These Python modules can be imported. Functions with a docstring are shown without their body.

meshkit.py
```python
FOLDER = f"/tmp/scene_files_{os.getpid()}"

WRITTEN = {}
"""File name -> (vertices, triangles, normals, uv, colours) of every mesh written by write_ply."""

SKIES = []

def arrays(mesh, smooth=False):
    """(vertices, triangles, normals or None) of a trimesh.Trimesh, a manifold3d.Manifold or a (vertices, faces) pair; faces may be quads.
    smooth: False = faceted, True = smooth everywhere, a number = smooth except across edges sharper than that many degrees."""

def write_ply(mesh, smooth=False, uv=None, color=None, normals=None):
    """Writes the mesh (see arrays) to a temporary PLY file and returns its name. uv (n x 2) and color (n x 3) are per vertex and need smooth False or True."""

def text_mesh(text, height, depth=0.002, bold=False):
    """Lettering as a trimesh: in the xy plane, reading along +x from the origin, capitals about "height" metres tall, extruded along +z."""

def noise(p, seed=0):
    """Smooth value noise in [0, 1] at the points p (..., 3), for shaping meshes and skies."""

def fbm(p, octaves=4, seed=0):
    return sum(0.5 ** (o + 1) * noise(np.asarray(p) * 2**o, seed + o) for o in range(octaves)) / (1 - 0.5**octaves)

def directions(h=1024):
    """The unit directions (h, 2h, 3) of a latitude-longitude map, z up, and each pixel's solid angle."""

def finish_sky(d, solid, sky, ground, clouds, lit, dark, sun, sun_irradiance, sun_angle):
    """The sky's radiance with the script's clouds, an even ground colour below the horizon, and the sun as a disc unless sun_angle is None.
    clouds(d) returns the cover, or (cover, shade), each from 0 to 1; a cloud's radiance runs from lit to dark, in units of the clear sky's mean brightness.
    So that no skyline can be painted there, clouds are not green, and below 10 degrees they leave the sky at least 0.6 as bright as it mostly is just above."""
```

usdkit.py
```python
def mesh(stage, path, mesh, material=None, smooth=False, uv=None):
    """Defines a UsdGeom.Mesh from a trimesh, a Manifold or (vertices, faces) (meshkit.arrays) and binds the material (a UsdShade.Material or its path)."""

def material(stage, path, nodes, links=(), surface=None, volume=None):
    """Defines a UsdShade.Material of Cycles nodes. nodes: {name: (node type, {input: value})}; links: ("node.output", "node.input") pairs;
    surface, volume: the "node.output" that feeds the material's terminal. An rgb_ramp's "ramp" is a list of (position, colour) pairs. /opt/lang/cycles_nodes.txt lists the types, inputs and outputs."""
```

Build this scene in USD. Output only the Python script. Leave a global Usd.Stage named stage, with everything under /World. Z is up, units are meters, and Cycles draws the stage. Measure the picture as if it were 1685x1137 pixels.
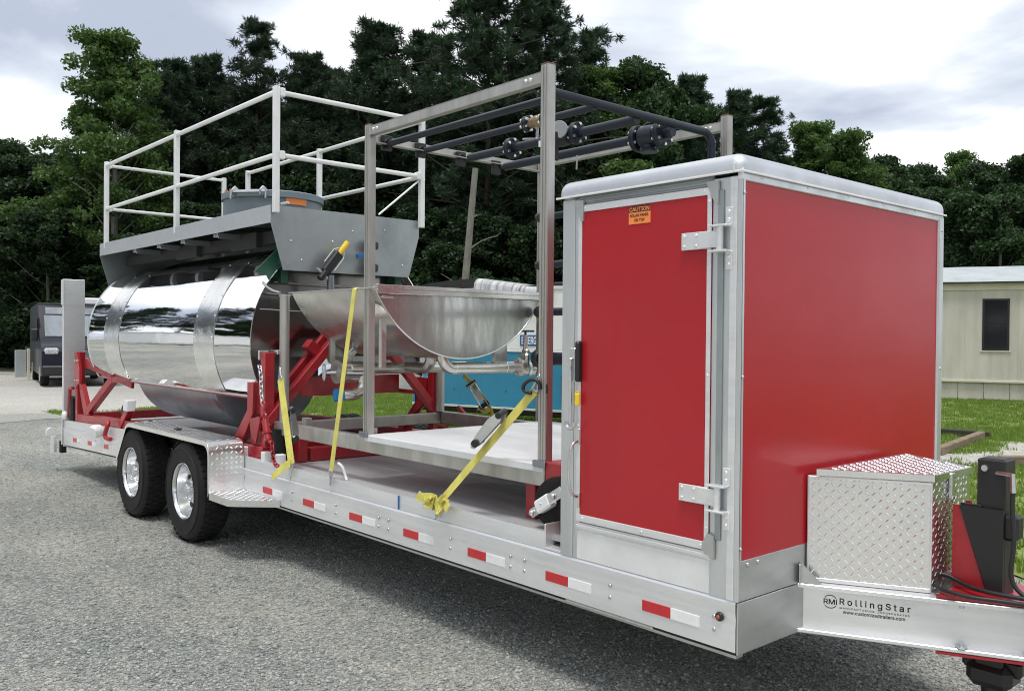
import math, random
import numpy as np, trimesh, usdkit, meshkit
from pxr import Usd, UsdGeom, UsdLux, UsdShade, Gf, Sdf, Vt

stage = Usd.Stage.CreateInMemory()
UsdGeom.SetStageUpAxis(stage, 'Z'); UsdGeom.SetStageMetersPerUnit(stage, 1.0)
WORLD = UsdGeom.Xform.Define(stage, '/World').GetPrim(); stage.SetDefaultPrim(WORLD)
UsdGeom.Scope.Define(stage, '/World/Looks')
rng = np.random.default_rng(11); random.seed(11)

# ------------------------------------------------------------------ camera, sky, sun, exposure
def cam_axes(yaw, pitch, roll):
    f = np.array([math.sin(yaw)*math.cos(pitch), math.cos(yaw)*math.cos(pitch), math.sin(pitch)])
    r = np.array([math.cos(yaw), -math.sin(yaw), 0.0]); d = np.cross(f, r)
    c, s = math.cos(roll), math.sin(roll)
    return c*r + s*d, -s*r + c*d, f
CAM = np.array([1.93, -2.835, 1.60])
_r, _d, _f = cam_axes(-0.849231, -0.0119663, -0.0086013)
cam = UsdGeom.Camera.Define(stage, '/World/camera')
cam.AddTransformOp().Set(Gf.Matrix4d(*_r, 0, *(-_d), 0, *(-_f), 0, *CAM, 1))
cam.CreateHorizontalApertureAttr(36.0); cam.CreateVerticalApertureAttr(24.26)
cam.CreateFocalLengthAttr(36.0*1456.83/1685); cam.CreateClippingRangeAttr(Gf.Vec2f(0.05, 2000))
cam.CreateExposureAttr(EXPOSURE := 0.72)

SUN_EL, SUN_AZ = math.radians(74), math.radians(140)           # azimuth = atan2(x, y) of the direction towards the sun
sky = usdkit.material(stage, '/World/Looks/sky_material', {
    'sky': ('sky_texture', {'sky_type': 'single_scattering', 'sun_disc': False, 'sun_elevation': SUN_EL, 'sun_rotation': SUN_AZ}),
    'tc': ('texture_coordinate', {}),
    'sep': ('separate_xyz', {}),
    'zup': ('math', {'math_type': 'add', 'value2': 0.18}),
    'zcl': ('math', {'math_type': 'maximum', 'value2': 0.1}),
    'dx': ('math', {'math_type': 'divide'}), 'dy': ('math', {'math_type': 'divide'}),
    'com': ('combine_xyz', {'z': 0.0}),
    'map': ('mapping', {'location': (11.9, 3.3, 0), 'scale': (1.0, 1.0, 1.0)}),
    'n1': ('noise_texture', {'scale': 1.05, 'detail': 7.0, 'roughness': 0.52, 'distortion': 0.25}),
    'ramp': ('rgb_ramp', {'ramp': [(0.0, (3.4, 3.9, 5.0)), (0.38, (4.4, 4.9, 6.0)), (0.48, (7.0, 7.5, 8.3)), (0.56, (10.6, 10.7, 10.8)), (1.0, (12.0, 12.0, 12.0))]}),
    'n2': ('noise_texture', {'scale': 0.8, 'detail': 4.0}),
    'cov': ('map_range', {'from_min': 0.25, 'from_max': 0.5, 'to_min': 0.86, 'to_max': 1.0, 'clamp': True}),
    'mix': ('mix_color', {'use_clamp': False}),
    'bg': ('background_shader', {'strength': 0.075}),
}, [('tc.generated', 'sep.vector'), ('sep.z', 'zup.value1'), ('zup.value', 'zcl.value1'), ('sep.x', 'dx.value1'), ('zcl.value', 'dx.value2'), ('sep.y', 'dy.value1'), ('zcl.value', 'dy.value2'),
    ('dx.value', 'com.x'), ('dy.value', 'com.y'), ('com.vector', 'map.vector'), ('map.vector', 'n1.vector'), ('n1.fac', 'ramp.fac'),
    ('map.vector', 'n2.vector'), ('n2.fac', 'cov.value'), ('cov.result', 'mix.fac'), ('sky.color', 'mix.a'), ('ramp.color', 'mix.b'), ('mix.result', 'bg.color')], surface='bg.background')
dome = UsdLux.DomeLight.Define(stage, '/World/sky'); dome.CreateIntensityAttr(1.0)
UsdShade.MaterialBindingAPI.Apply(dome.GetPrim()).Bind(sky)
dome.GetPrim().SetCustomDataByKey('kind', 'structure')
sun = UsdLux.DistantLight.Define(stage, '/World/sun')
sun.CreateIntensityAttr(0.40); sun.CreateAngleAttr(14.0); sun.CreateColorAttr(Gf.Vec3f(1.0, 0.96, 0.9)); sun.GetPrim().CreateAttribute('inputs:normalize', Sdf.ValueTypeNames.Bool).Set(True)
_sd = np.array([math.sin(SUN_AZ)*math.cos(SUN_EL), math.cos(SUN_AZ)*math.cos(SUN_EL), math.sin(SUN_EL)])   # towards the sun
_sx = np.cross([0, 0, 1.0], _sd); _sx /= np.linalg.norm(_sx); _sy = np.cross(_sd, _sx)
sun.AddTransformOp().Set(Gf.Matrix4d(*_sx, 0, *_sy, 0, *_sd, 0, 0, 0, 30, 1))

# ------------------------------------------------------------------ helpers: names, tags, meshes
_used = {}
def path_for(name, parent=None):
    base = (parent.GetPath().pathString if parent else '/World') + '/' + name
    k = _used.get(base, -1) + 1; _used[base] = k
    return base if k == 0 else f'{base}_{k:03d}'
def tag(p, label=None, cat=None, group=None, kind=None):
    for k, v in (('label', label), ('category', cat), ('group', group), ('kind', kind)):
        if v: p.SetCustomDataByKey(k, v)
    return p
def thing(name, loc=(0, 0, 0), rotz=0.0, label=None, cat=None, group=None, scale=None, parent=None):
    x = UsdGeom.Xform.Define(stage, path_for(name, parent))
    x.AddTranslateOp().Set(Gf.Vec3d(*map(float, loc)))
    if rotz: x.AddRotateZOp().Set(float(rotz))
    if scale is not None: x.AddScaleOp().Set(Gf.Vec3f(*map(float, scale)))
    return tag(x.GetPrim(), label, cat, group)
def copy_of(name, proto, loc, rotz, label, cat, group=None, scale=None):
    p = thing(name, loc, rotz, label, cat, group, scale)
    p.GetReferences().AddInternalReference(proto.GetPath()); p.SetInstanceable(True)
    return p

def _chamfer_topology():
    c = 0.1; pts = []
    for s in np.ndindex(2, 2, 2):
        for a in range(3):
            p = [(1 - c) * (2*s[k] - 1) for k in range(3)]; p[a] = 2*s[a] - 1; pts.append(p)
    pts = np.array(pts, float); h = trimesh.convex.convex_hull(pts)
    from scipy.spatial import cKDTree
    idx = cKDTree(pts).query(h.vertices)[1]; f = idx[h.faces]
    n = np.cross(pts[f[:, 1]] - pts[f[:, 0]], pts[f[:, 2]] - pts[f[:, 0]])
    f[(n * pts[f].mean(1)).sum(1) < 0] = f[(n * pts[f].mean(1)).sum(1) < 0][:, ::-1]
    return np.sign(pts), np.abs(pts) > 0.95, f
_CS, _CM, _CF = _chamfer_topology()

class MB:
    def __init__(s): s.v, s.f, s.n = [], [], 0
    def add(s, v, f):
        v = np.asarray(v, float); f = np.asarray(f, int)
        if f.shape[1] == 4: f = np.vstack([f[:, [0, 1, 2]], f[:, [0, 2, 3]]])
        s.v.append(v); s.f.append(f + s.n); s.n += len(v); return s
    def tm(s, m): return s.add(m.vertices, m.faces)
    def box(s, lo, hi, ch=0.003, R=None, at=None):
        """chamfered box between corners lo and hi, then turned by R about its own origin and moved to at"""
        lo, hi = np.minimum(lo, hi).astype(float), np.maximum(lo, hi).astype(float)
        half, c = (hi - lo) / 2, (hi + lo) / 2
        ch = min(ch, half.min() * 0.6)
        v = _CS * np.where(_CM, half, half - ch) + c
        if R is not None: v = v @ np.asarray(R).T
        if at is not None: v = v + np.asarray(at, float)
        return s.add(v, _CF)
    def bar(s, p, q, w, h, up=(0, 0, 1), ch=0.003):
        """square bar from p to q, w across and h along up"""
        p, q = np.asarray(p, float), np.asarray(q, float); d = q - p; L = np.linalg.norm(d); d /= L
        u = np.asarray(up, float); u = u - d * (u @ d)
        if np.linalg.norm(u) < 1e-6: u = np.array([1.0, 0, 0]) - d * d[0]
        u /= np.linalg.norm(u); e = np.cross(u, d)
        return s.box((0, -w/2, -h/2), (L, w/2, h/2), ch, np.stack([d, e, u], 1), p)
    def tube(s, pts, r, n=12, cap=True):
        p = np.asarray(pts, float); k = len(p); r = np.broadcast_to(r, (k,))
        t = np.gradient(p, axis=0); t /= np.linalg.norm(t, axis=1, keepdims=True) + 1e-12
        a = np.cross(t[0], [0, 0, 1.0] if abs(t[0][2]) < .9 else [1.0, 0, 0]); a /= np.linalg.norm(a)
        A = []
        for i in range(k):
            a = a - t[i] * (a @ t[i]); a /= np.linalg.norm(a); A.append(a)
        A = np.array(A); B = np.cross(t, A); ang = np.arange(n) * 2*np.pi / n
        v = p[:, None] + r[:, None, None] * (np.cos(ang)[None, :, None] * A[:, None] + np.sin(ang)[None, :, None] * B[:, None])
        i, j = np.meshgrid(np.arange(k-1), np.arange(n), indexing='ij')
        f = np.stack([i*n+j, i*n+(j+1) % n, (i+1)*n+(j+1) % n, (i+1)*n+j], -1).reshape(-1, 4)
        s.add(v.reshape(-1, 3), f)
        if cap:
            for e, rev in ((0, True), (k-1, False)):
                ring = np.vstack([v[e], p[e]]); ff = np.array([[q, (q+1) % n, n] for q in range(n)])
                s.add(ring, ff[:, ::-1] if rev else ff)
        return s
    def cyl(s, p, q, r, r2=None, n=20): return s.tube([p, q], [r, r if r2 is None else r2], n)
    def lathe(s, prof, p, axis, n=32):
        """revolve (r, h) pairs about axis through p"""
        d = np.asarray(axis, float); d /= np.linalg.norm(d)
        a = np.cross(d, [0, 0, 1.0] if abs(d[2]) < .9 else [1.0, 0, 0]); a /= np.linalg.norm(a); b = np.cross(d, a)
        ang = np.arange(n) * 2*np.pi / n; prof = np.asarray(prof, float); k = len(prof)
        v = np.asarray(p) + prof[:, 1][:, None, None] * d + prof[:, 0][:, None, None] * (np.cos(ang)[None, :, None] * a + np.sin(ang)[None, :, None] * b)
        i, j = np.meshgrid(np.arange(k-1), np.arange(n), indexing='ij')
        return s.add(v.reshape(-1, 3), np.stack([i*n+j, i*n+(j+1) % n, (i+1)*n+(j+1) % n, (i+1)*n+j], -1).reshape(-1, 4))
    def sphere(s, c, r, n=1, scale=(1, 1, 1), R=None):
        m = trimesh.creation.icosphere(n, r); v = m.vertices * np.asarray(scale)
        if R is not None: v = v @ np.asarray(R).T
        return s.add(v + np.asarray(c), m.faces)
    def prism(s, poly, d, at=(0, 0, 0), R=np.eye(3)):
        """2-D outline extruded by d along the third axis of R"""
        from shapely.geometry import Polygon
        m = trimesh.creation.extrude_polygon(poly if hasattr(poly, 'area') else Polygon(poly), abs(d), engine='earcut')
        v = m.vertices.copy()
        if d < 0: v[:, 2] -= abs(d)
        return s.add(v @ np.asarray(R, float).T + np.asarray(at, float), m.faces)
    def sheet(s, grid, t):
        """a curved sheet: grid (m, n, 3) of points, given thickness t along its normals"""
        g = np.asarray(grid, float); m, n = g.shape[:2]
        du, dv = np.gradient(g, axis=0), np.gradient(g, axis=1); nn = np.cross(du, dv); nn /= np.linalg.norm(nn, axis=2, keepdims=True) + 1e-12
        i, j = np.meshgrid(np.arange(m-1), np.arange(n-1), indexing='ij')
        q = np.stack([i*n+j, (i+1)*n+j, (i+1)*n+j+1, i*n+j+1], -1).reshape(-1, 4)
        v = np.vstack([g.reshape(-1, 3), (g - nn*t).reshape(-1, 3)]); N = m*n
        edge = [(a*n, (a+1)*n) for a in range(m-1)][::-1]
        fs = [q, q[:, ::-1] + N]
        for a in range(m-1):
            fs.append(np.array([[a*n, N+a*n, N+(a+1)*n, (a+1)*n]])[:, ::-1]); fs.append(np.array([[a*n+n-1, N+a*n+n-1, N+(a+1)*n+n-1, (a+1)*n+n-1]]))
        for b in range(n-1):
            fs.append(np.array([[b, b+1, N+b+1, N+b]])[:, ::-1]); fs.append(np.array([[(m-1)*n+b, (m-1)*n+b+1, N+(m-1)*n+b+1, N+(m-1)*n+b]]))
        return s.add(v, np.vstack(fs))
    def map(s, fn): s.v = [fn(v) for v in s.v]; return s
    def build(s, name, mat, parent=None, smooth=35, label=None, kind=None, cat=None, group=None):
        m = usdkit.mesh(stage, path_for(name, parent), (np.vstack(s.v), np.vstack(s.f)), mat, smooth=smooth)
        return tag(m.GetPrim(), label, cat, group, kind)

def rotz(a): c, s_ = math.cos(a), math.sin(a); return np.array([[c, -s_, 0], [s_, c, 0], [0, 0, 1.0]])
XZ = np.array([[1.0, 0, 0], [0, 0, -1.0], [0, 1.0, 0]])      # outline (x, z) lying in a plane of constant y, extruded towards -y
YZ = np.array([[0, 0, 1.0], [1.0, 0, 0], [0, 1.0, 0]])       # outline (y, z) in a plane of constant x, extruded towards +x
def arc(c, r, a0, a1, n, u=(1, 0, 0), v=(0, 0, 1)):
    t = np.linspace(a0, a1, n)[:, None]; return np.asarray(c) + r*(np.cos(t)*np.asarray(u, float) + np.sin(t)*np.asarray(v, float))

# ------------------------------------------------------------------ materials
def pm(name, color, rough=0.5, metal=0.0, var=None, dark=0.7, stretch=(1, 1, 1), bump=None, rvar=0.0, coat=0.0, spec=0.5, tint=None, island=0.0):
    """principled material: var = noise scale that takes the colour from color*dark to color (or tint), bump = (scale, strength, distance)"""
    N = {'p': ('principled_bsdf', {'base_color': color, 'roughness': rough, 'metallic': metal, 'coat_weight': coat, 'specular_ior_level': spec}),
         'tc': ('texture_coordinate', {}), 'm': ('mapping', {'scale': stretch})}
    L = [('tc.object', 'm.vector')]
    if var:
        N['n'] = ('noise_texture', {'scale': var, 'detail': 6.0, 'roughness': 0.62})
        N['r'] = ('map_range', {'from_min': 0.3, 'from_max': 0.62, 'clamp': True})
        c2 = tint or tuple(c*dark for c in color)
        N['x'] = ('mix_color', {'a': c2, 'b': color})
        L += [('m.vector', 'n.vector'), ('n.fac', 'r.value'), ('r.result', 'x.fac')]
        last = 'x.result'
        if island:
            N['g'] = ('geometry', {}); N['gr'] = ('map_range', {'from_min': 0, 'from_max': 1, 'to_min': 1-island, 'to_max': 1+island})
            N['hs'] = ('hsv', {'hue': 0.5, 'saturation': 1.0}); L += [('g.random_per_island', 'gr.value'), ('gr.result', 'hs.value'), (last, 'hs.color')]; last = 'hs.color'
        L += [(last, 'p.base_color')]
        if rvar:
            N['rr'] = ('map_range', {'from_min': 0.3, 'from_max': 0.65, 'to_min': min(1, rough+rvar), 'to_max': max(0.02, rough-rvar*.5), 'clamp': True})
            L += [('n.fac', 'rr.value'), ('rr.result', 'p.roughness')]
    if bump:
        N['bn'] = ('noise_texture', {'scale': bump[0], 'detail': 3.0}); N['b'] = ('bump', {'strength': bump[1], 'distance': bump[2]})
        L += [('m.vector', 'bn.vector'), ('bn.fac', 'b.height'), ('b.normal', 'p.normal')]
    return usdkit.material(stage, '/World/Looks/' + name, N, L, surface='p.BSDF')

M = {}
M['alu'] = pm('mill_aluminium', (0.80, 0.81, 0.82), 0.42, 0.75, var=3, dark=0.80, stretch=(0.5, 1, 3), rvar=0.15, bump=(60, 0.05, 0.002))
M['alu_dull'] = pm('dull_aluminium_sheet', (0.55, 0.56, 0.55), 0.36, 0.9, var=2.2, dark=0.72, stretch=(1, 1, 2.5), rvar=0.12)
M['trim'] = pm('anodised_trim', (0.66, 0.68, 0.69), 0.34, 0.85, var=2.5, dark=0.78, stretch=(2, 2, .4), rvar=0.12)
M['white_rail'] = pm('pale_rail_paint', (0.74, 0.75, 0.75), 0.4, 0.15, var=6, dark=0.88)
M['deck'] = pm('worn_aluminium_deck', (0.56, 0.57, 0.58), 0.42, 0.35, var=1.6, dark=0.68, stretch=(0.5, 3, 1), rvar=0.18)
M['tread'] = pm('bright_tread_plate', (0.80, 0.80, 0.80), 0.24, 1.0, var=5, dark=0.86, rvar=0.08)
M['lug'] = pm('tread_plate_lug', (0.88, 0.88, 0.88), 0.26, 1.0)
M['mirror'] = usdkit.material(stage, '/World/Looks/mirror_polished_steel', {
    'p': ('principled_bsdf', {'base_color': (0.86, 0.87, 0.88), 'metallic': 1.0, 'roughness': 0.035}),
    'tc': ('texture_coordinate', {}), 'm': ('mapping', {'scale': (0.35, 1.0, 1.0)}), 'm2': ('mapping', {'scale': (3.0, 1, 9.0)}),
    'n': ('noise_texture', {'scale': 1.6, 'detail': 1.5}), 'n2': ('noise_texture', {'scale': 1.0, 'detail': 2.0}),
    'b': ('bump', {'strength': 0.5, 'distance': 0.020}), 'b2': ('bump', {'strength': 0.22, 'distance': 0.004}),
}, [('tc.object', 'm.vector'), ('tc.object', 'm2.vector'), ('m.vector', 'n.vector'), ('m2.vector', 'n2.vector'), ('n.fac', 'b.height'), ('b.normal', 'b2.normal'), ('n2.fac', 'b2.height'), ('b2.normal', 'p.normal')], surface='p.BSDF')
M['band'] = pm('crinkled_steel_band', (0.74, 0.75, 0.75), 0.17, 1.0, var=4, dark=0.85, rvar=0.06, bump=(7, 0.6, 0.006))
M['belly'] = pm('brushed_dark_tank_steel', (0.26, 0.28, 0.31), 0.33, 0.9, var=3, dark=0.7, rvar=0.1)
M['head'] = pm('dark_tank_head_steel', (0.34, 0.33, 0.31), 0.16, 1.0, var=1.5, dark=0.75, rvar=0.08, bump=(2.5, 0.3, 0.01))
M['stain'] = pm('stained_stainless_steel', (0.68, 0.67, 0.63), 0.26, 0.95, var=2.6, dark=0.66, rvar=0.16, bump=(3, 0.2, 0.006))
M['galv'] = pm('galvanised_panel', (0.36, 0.39, 0.40), 0.40, 0.8, var=3.5, dark=0.78, rvar=0.10)
M['galv_light'] = pm('galvanised_light_sheet', (0.62, 0.64, 0.67), 0.42, 0.8, var=3.5, dark=0.85, rvar=0.10)
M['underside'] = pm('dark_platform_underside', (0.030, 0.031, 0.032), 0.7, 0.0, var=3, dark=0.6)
M['streaked'] = pm('streaked_white_cover', (0.60, 0.61, 0.62), 0.35, 0.2, var=4, dark=0.10, stretch=(3.5, .2, .2))
M['scratch'] = pm('scratched_end_plate', (0.54, 0.55, 0.52), 0.25, 0.95, var=4.0, dark=0.58, stretch=(1, 1.6, .35), rvar=0.15, bump=(4, 0.15, 0.004))
M['post'] = pm('weathered_steel_post', (0.50, 0.49, 0.46), 0.42, 0.85, var=4, dark=0.72, stretch=(2, 2, .6), rvar=0.12)
M['red_panel'] = pm('glossy_red_panel', (0.40, 0.017, 0.024), 0.26, 0.0, var=0.8, dark=0.90, rvar=0.07, coat=0.05, spec=0.30, bump=(1.0, 0.06, 0.012))
M['red_paint'] = pm('red_steel_paint', (0.36, 0.014, 0.022), 0.34, 0.0, var=5, dark=0.70, rvar=0.12, coat=0.2)
M['dark_pipe'] = pm('blue_black_pipe_paint', (0.012, 0.017, 0.028), 0.36, 0.0, var=5, dark=0.6, rvar=0.08, spec=0.35)
M['black'] = pm('black_plastic', (0.012, 0.012, 0.013), 0.45, 0.0)
M['rubber'] = pm('tyre_rubber', (0.007, 0.007, 0.008), 0.65, 0.0, var=7, dark=0.7, spec=0.25, tint=(0.016, 0.0155, 0.015))
M['chrome'] = pm('polished_wheel_alloy', (0.82, 0.83, 0.84), 0.19, 1.0)
M['zinc'] = pm('zinc_plated_steel', (0.66, 0.67, 0.68), 0.28, 1.0, var=9, dark=0.8)
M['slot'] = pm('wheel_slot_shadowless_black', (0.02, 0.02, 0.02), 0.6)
M['yellow'] = pm('yellow_webbing', (0.66, 0.60, 0.14), 0.72, 0.0, var=9, dark=0.70, stretch=(1, 1, 1), bump=(220, 0.3, 0.002))
M['yellow_grip'] = pm('yellow_grip', (0.80, 0.55, 0.03), 0.4)
M['tape_red'] = pm('reflective_red_tape', (0.52, 0.025, 0.03), 0.28, 0.0, var=40, dark=0.85)
M['tape_white'] = pm('reflective_white_tape', (0.78, 0.79, 0.79), 0.28, 0.0, var=40, dark=0.92)
M['orange'] = pm('orange_sticker', (0.85, 0.24, 0.05), 0.45)
M['ink'] = pm('black_ink', (0.012, 0.012, 0.014), 0.5)
M['white_floor'] = pm('white_fibreglass_floor', (0.70, 0.715, 0.73), 0.42, 0.0, var=2.4, dark=0.74, stretch=(.6, 1.6, 1), rvar=0.12)
M['white'] = pm('white_paint', (0.76, 0.77, 0.78), 0.35, 0.0, var=1.2, dark=0.93)
M['blue'] = pm('bright_blue_paint', (0.026, 0.225, 0.385), 0.33, 0.0, var=1.1, dark=0.78)
M['blue_sign'] = pm('blue_sign_paint', (0.015, 0.11, 0.33), 0.4)
M['blue_pipe'] = pm('blue_coupling', (0.02, 0.25, 0.62), 0.35)
M['grey_hatch'] = pm('grey_hatch_paint', (0.17, 0.22, 0.25), 0.42, 0.0, var=3, dark=0.85)
M['green'] = pm('dark_green_primer', (0.012, 0.075, 0.045), 0.5)
M['navy'] = pm('navy_car_paint', (0.006, 0.008, 0.018), 0.30, 0.0, coat=0.15, spec=0.3)
M['lamp'] = pm('headlamp_lens', (0.6, 0.62, 0.64), 0.12, 0.3, var=14, dark=0.55)
M['windscreen'] = pm('windscreen_glass', (0.30, 0.33, 0.36), 0.12, 0.1, var=1.5, dark=0.6, spec=0.8)
M['beige'] = pm('beige_plywood_siding', (0.55, 0.525, 0.465), 0.75, 0.0, var=1.4, dark=0.76, stretch=(2.5, 2.5, .35))
M['beige_trim'] = pm('beige_painted_trim', (0.60, 0.56, 0.48), 0.7, 0.0, var=3, dark=0.85)
M['roof_metal'] = pm('pale_roof_coating', (0.42, 0.46, 0.47), 0.6, 0.1, var=2, dark=0.8)
M['dark_glass'] = pm('dark_window_glass', (0.012, 0.012, 0.015), 0.08, 0.0, spec=0.5)
M['timber'] = pm('weathered_timber', (0.24, 0.18, 0.12), 0.85, 0.0, var=5, dark=0.6, stretch=(1, 1, 3))
M['dark_timber'] = pm('tarred_timber', (0.05, 0.045, 0.04), 0.85, 0.0, var=5, dark=0.6)
M['bark_pine'] = pm('pine_bark', (0.10, 0.08, 0.065), 0.9, 0.0, var=3, dark=0.55, stretch=(2, 2, .5), bump=(6, 0.8, 0.05))
M['bark'] = pm('grey_bark', (0.20, 0.19, 0.17), 0.9, 0.0, var=3, dark=0.6, stretch=(2, 2, .5), bump=(6, 0.6, 0.04))

def leaf_mat(name, c1, c2, trans, var=0.45):
    return usdkit.material(stage, '/World/Looks/' + name, {
        'g': ('geometry', {}), 'o': ('object_info', {}),
        'r': ('rgb_ramp', {'ramp': [(0, c1), (1, c2)]}),
        'mr': ('map_range', {'from_min': 0, 'from_max': 1, 'to_min': 0.75, 'to_max': 1.25}),
        'h': ('hsv', {'hue': 0.5, 'saturation': 1.0}),
        'p': ('principled_bsdf', {'roughness': 0.5, 'specular_ior_level': 0.35}),
        't': ('translucent_bsdf', {}), 'tm': ('mix_color', {'blend_type': 'multiply', 'fac': 1.0, 'b': (1.1, 1.25, 0.55)}),
        'x': ('mix_closure', {'fac': trans}),
    }, [('g.random_per_island', 'r.fac'), ('r.color', 'h.color'), ('o.random', 'mr.value'), ('mr.result', 'h.value'), ('h.color', 'p.base_color'), ('h.color', 'tm.a'), ('tm.result', 't.color'),
        ('p.BSDF', 'x.closure1'), ('t.BSDF', 'x.closure2')], surface='x.closure')
M['leaf_light'] = leaf_mat('light_green_leaves', (0.075, 0.135, 0.040), (0.250, 0.350, 0.115), 0.40)
M['leaf_mid'] = leaf_mat('mid_green_leaves', (0.022, 0.048, 0.018), (0.115, 0.185, 0.058), 0.36)
M['needle'] = leaf_mat('pine_needles', (0.022, 0.044, 0.024), (0.085, 0.130, 0.060), 0.26)
M['blade'] = leaf_mat('grass_blades', (0.150, 0.225, 0.045), (0.300, 0.370, 0.110), 0.35)

# ------------------------------------------------------------------ ground
def gravel_mat(name, c_dark, c_mid, c_light, patch, scale, patch_scale=0.5, bstr=0.9):
    return usdkit.material(stage, '/World/Looks/' + name, {
        'tc': ('texture_coordinate', {}),
        'v': ('voronoi_texture', {'scale': scale}), 'v2': ('voronoi_texture', {'scale': scale*2.3}), 'vb': ('rgb_to_bw', {}), 'vb2': ('rgb_to_bw', {}),
        'half': ('mix_float', {'fac': 0.22}),
        'r': ('rgb_ramp', {'ramp': [(0.08, c_dark), (0.40, c_mid), (0.66, c_mid), (0.93, c_light)]}),
        'n': ('noise_texture', {'scale': patch_scale, 'detail': 7.0, 'roughness': 0.65}), 'nr': ('map_range', {'from_min': 0.38, 'from_max': 0.66, 'clamp': True}),
        'nm': ('mix_color', {'blend_type': 'mix', 'b': patch}), 'nf': ('math', {'math_type': 'multiply', 'value2': 0.5}),
        'n3': ('noise_texture', {'scale': 0.12, 'detail': 3.0}), 'n3r': ('map_range', {'from_min': 0.3, 'from_max': 0.7, 'to_min': 0.82, 'to_max': 1.12}), 'h': ('hsv', {'hue': 0.5, 'saturation': 1.0}),
        'hm': ('math', {'math_type': 'add'}),
        'b': ('bump', {'strength': bstr, 'distance': 0.012}),
        'p': ('principled_bsdf', {'roughness': 0.85, 'specular_ior_level': 0.25}),
    }, [('tc.object', 'v.vector'), ('tc.object', 'v2.vector'), ('tc.object', 'n.vector'), ('tc.object', 'n3.vector'), ('v.color', 'vb.color'), ('v2.color', 'vb2.color'), ('vb.val', 'half.a'), ('vb2.val', 'half.b'), ('half.result', 'r.fac'),
        ('r.color', 'nm.a'), ('n.fac', 'nr.value'), ('nr.result', 'nf.value1'), ('nf.value', 'nm.fac'), ('n3.fac', 'n3r.value'), ('n3r.result', 'h.value'), ('nm.result', 'h.color'), ('h.color', 'p.base_color'),
        ('v.distance', 'hm.value1'), ('v2.distance', 'hm.value2'), ('hm.value', 'b.height'), ('b.normal', 'p.normal')], surface='p.BSDF')
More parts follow.
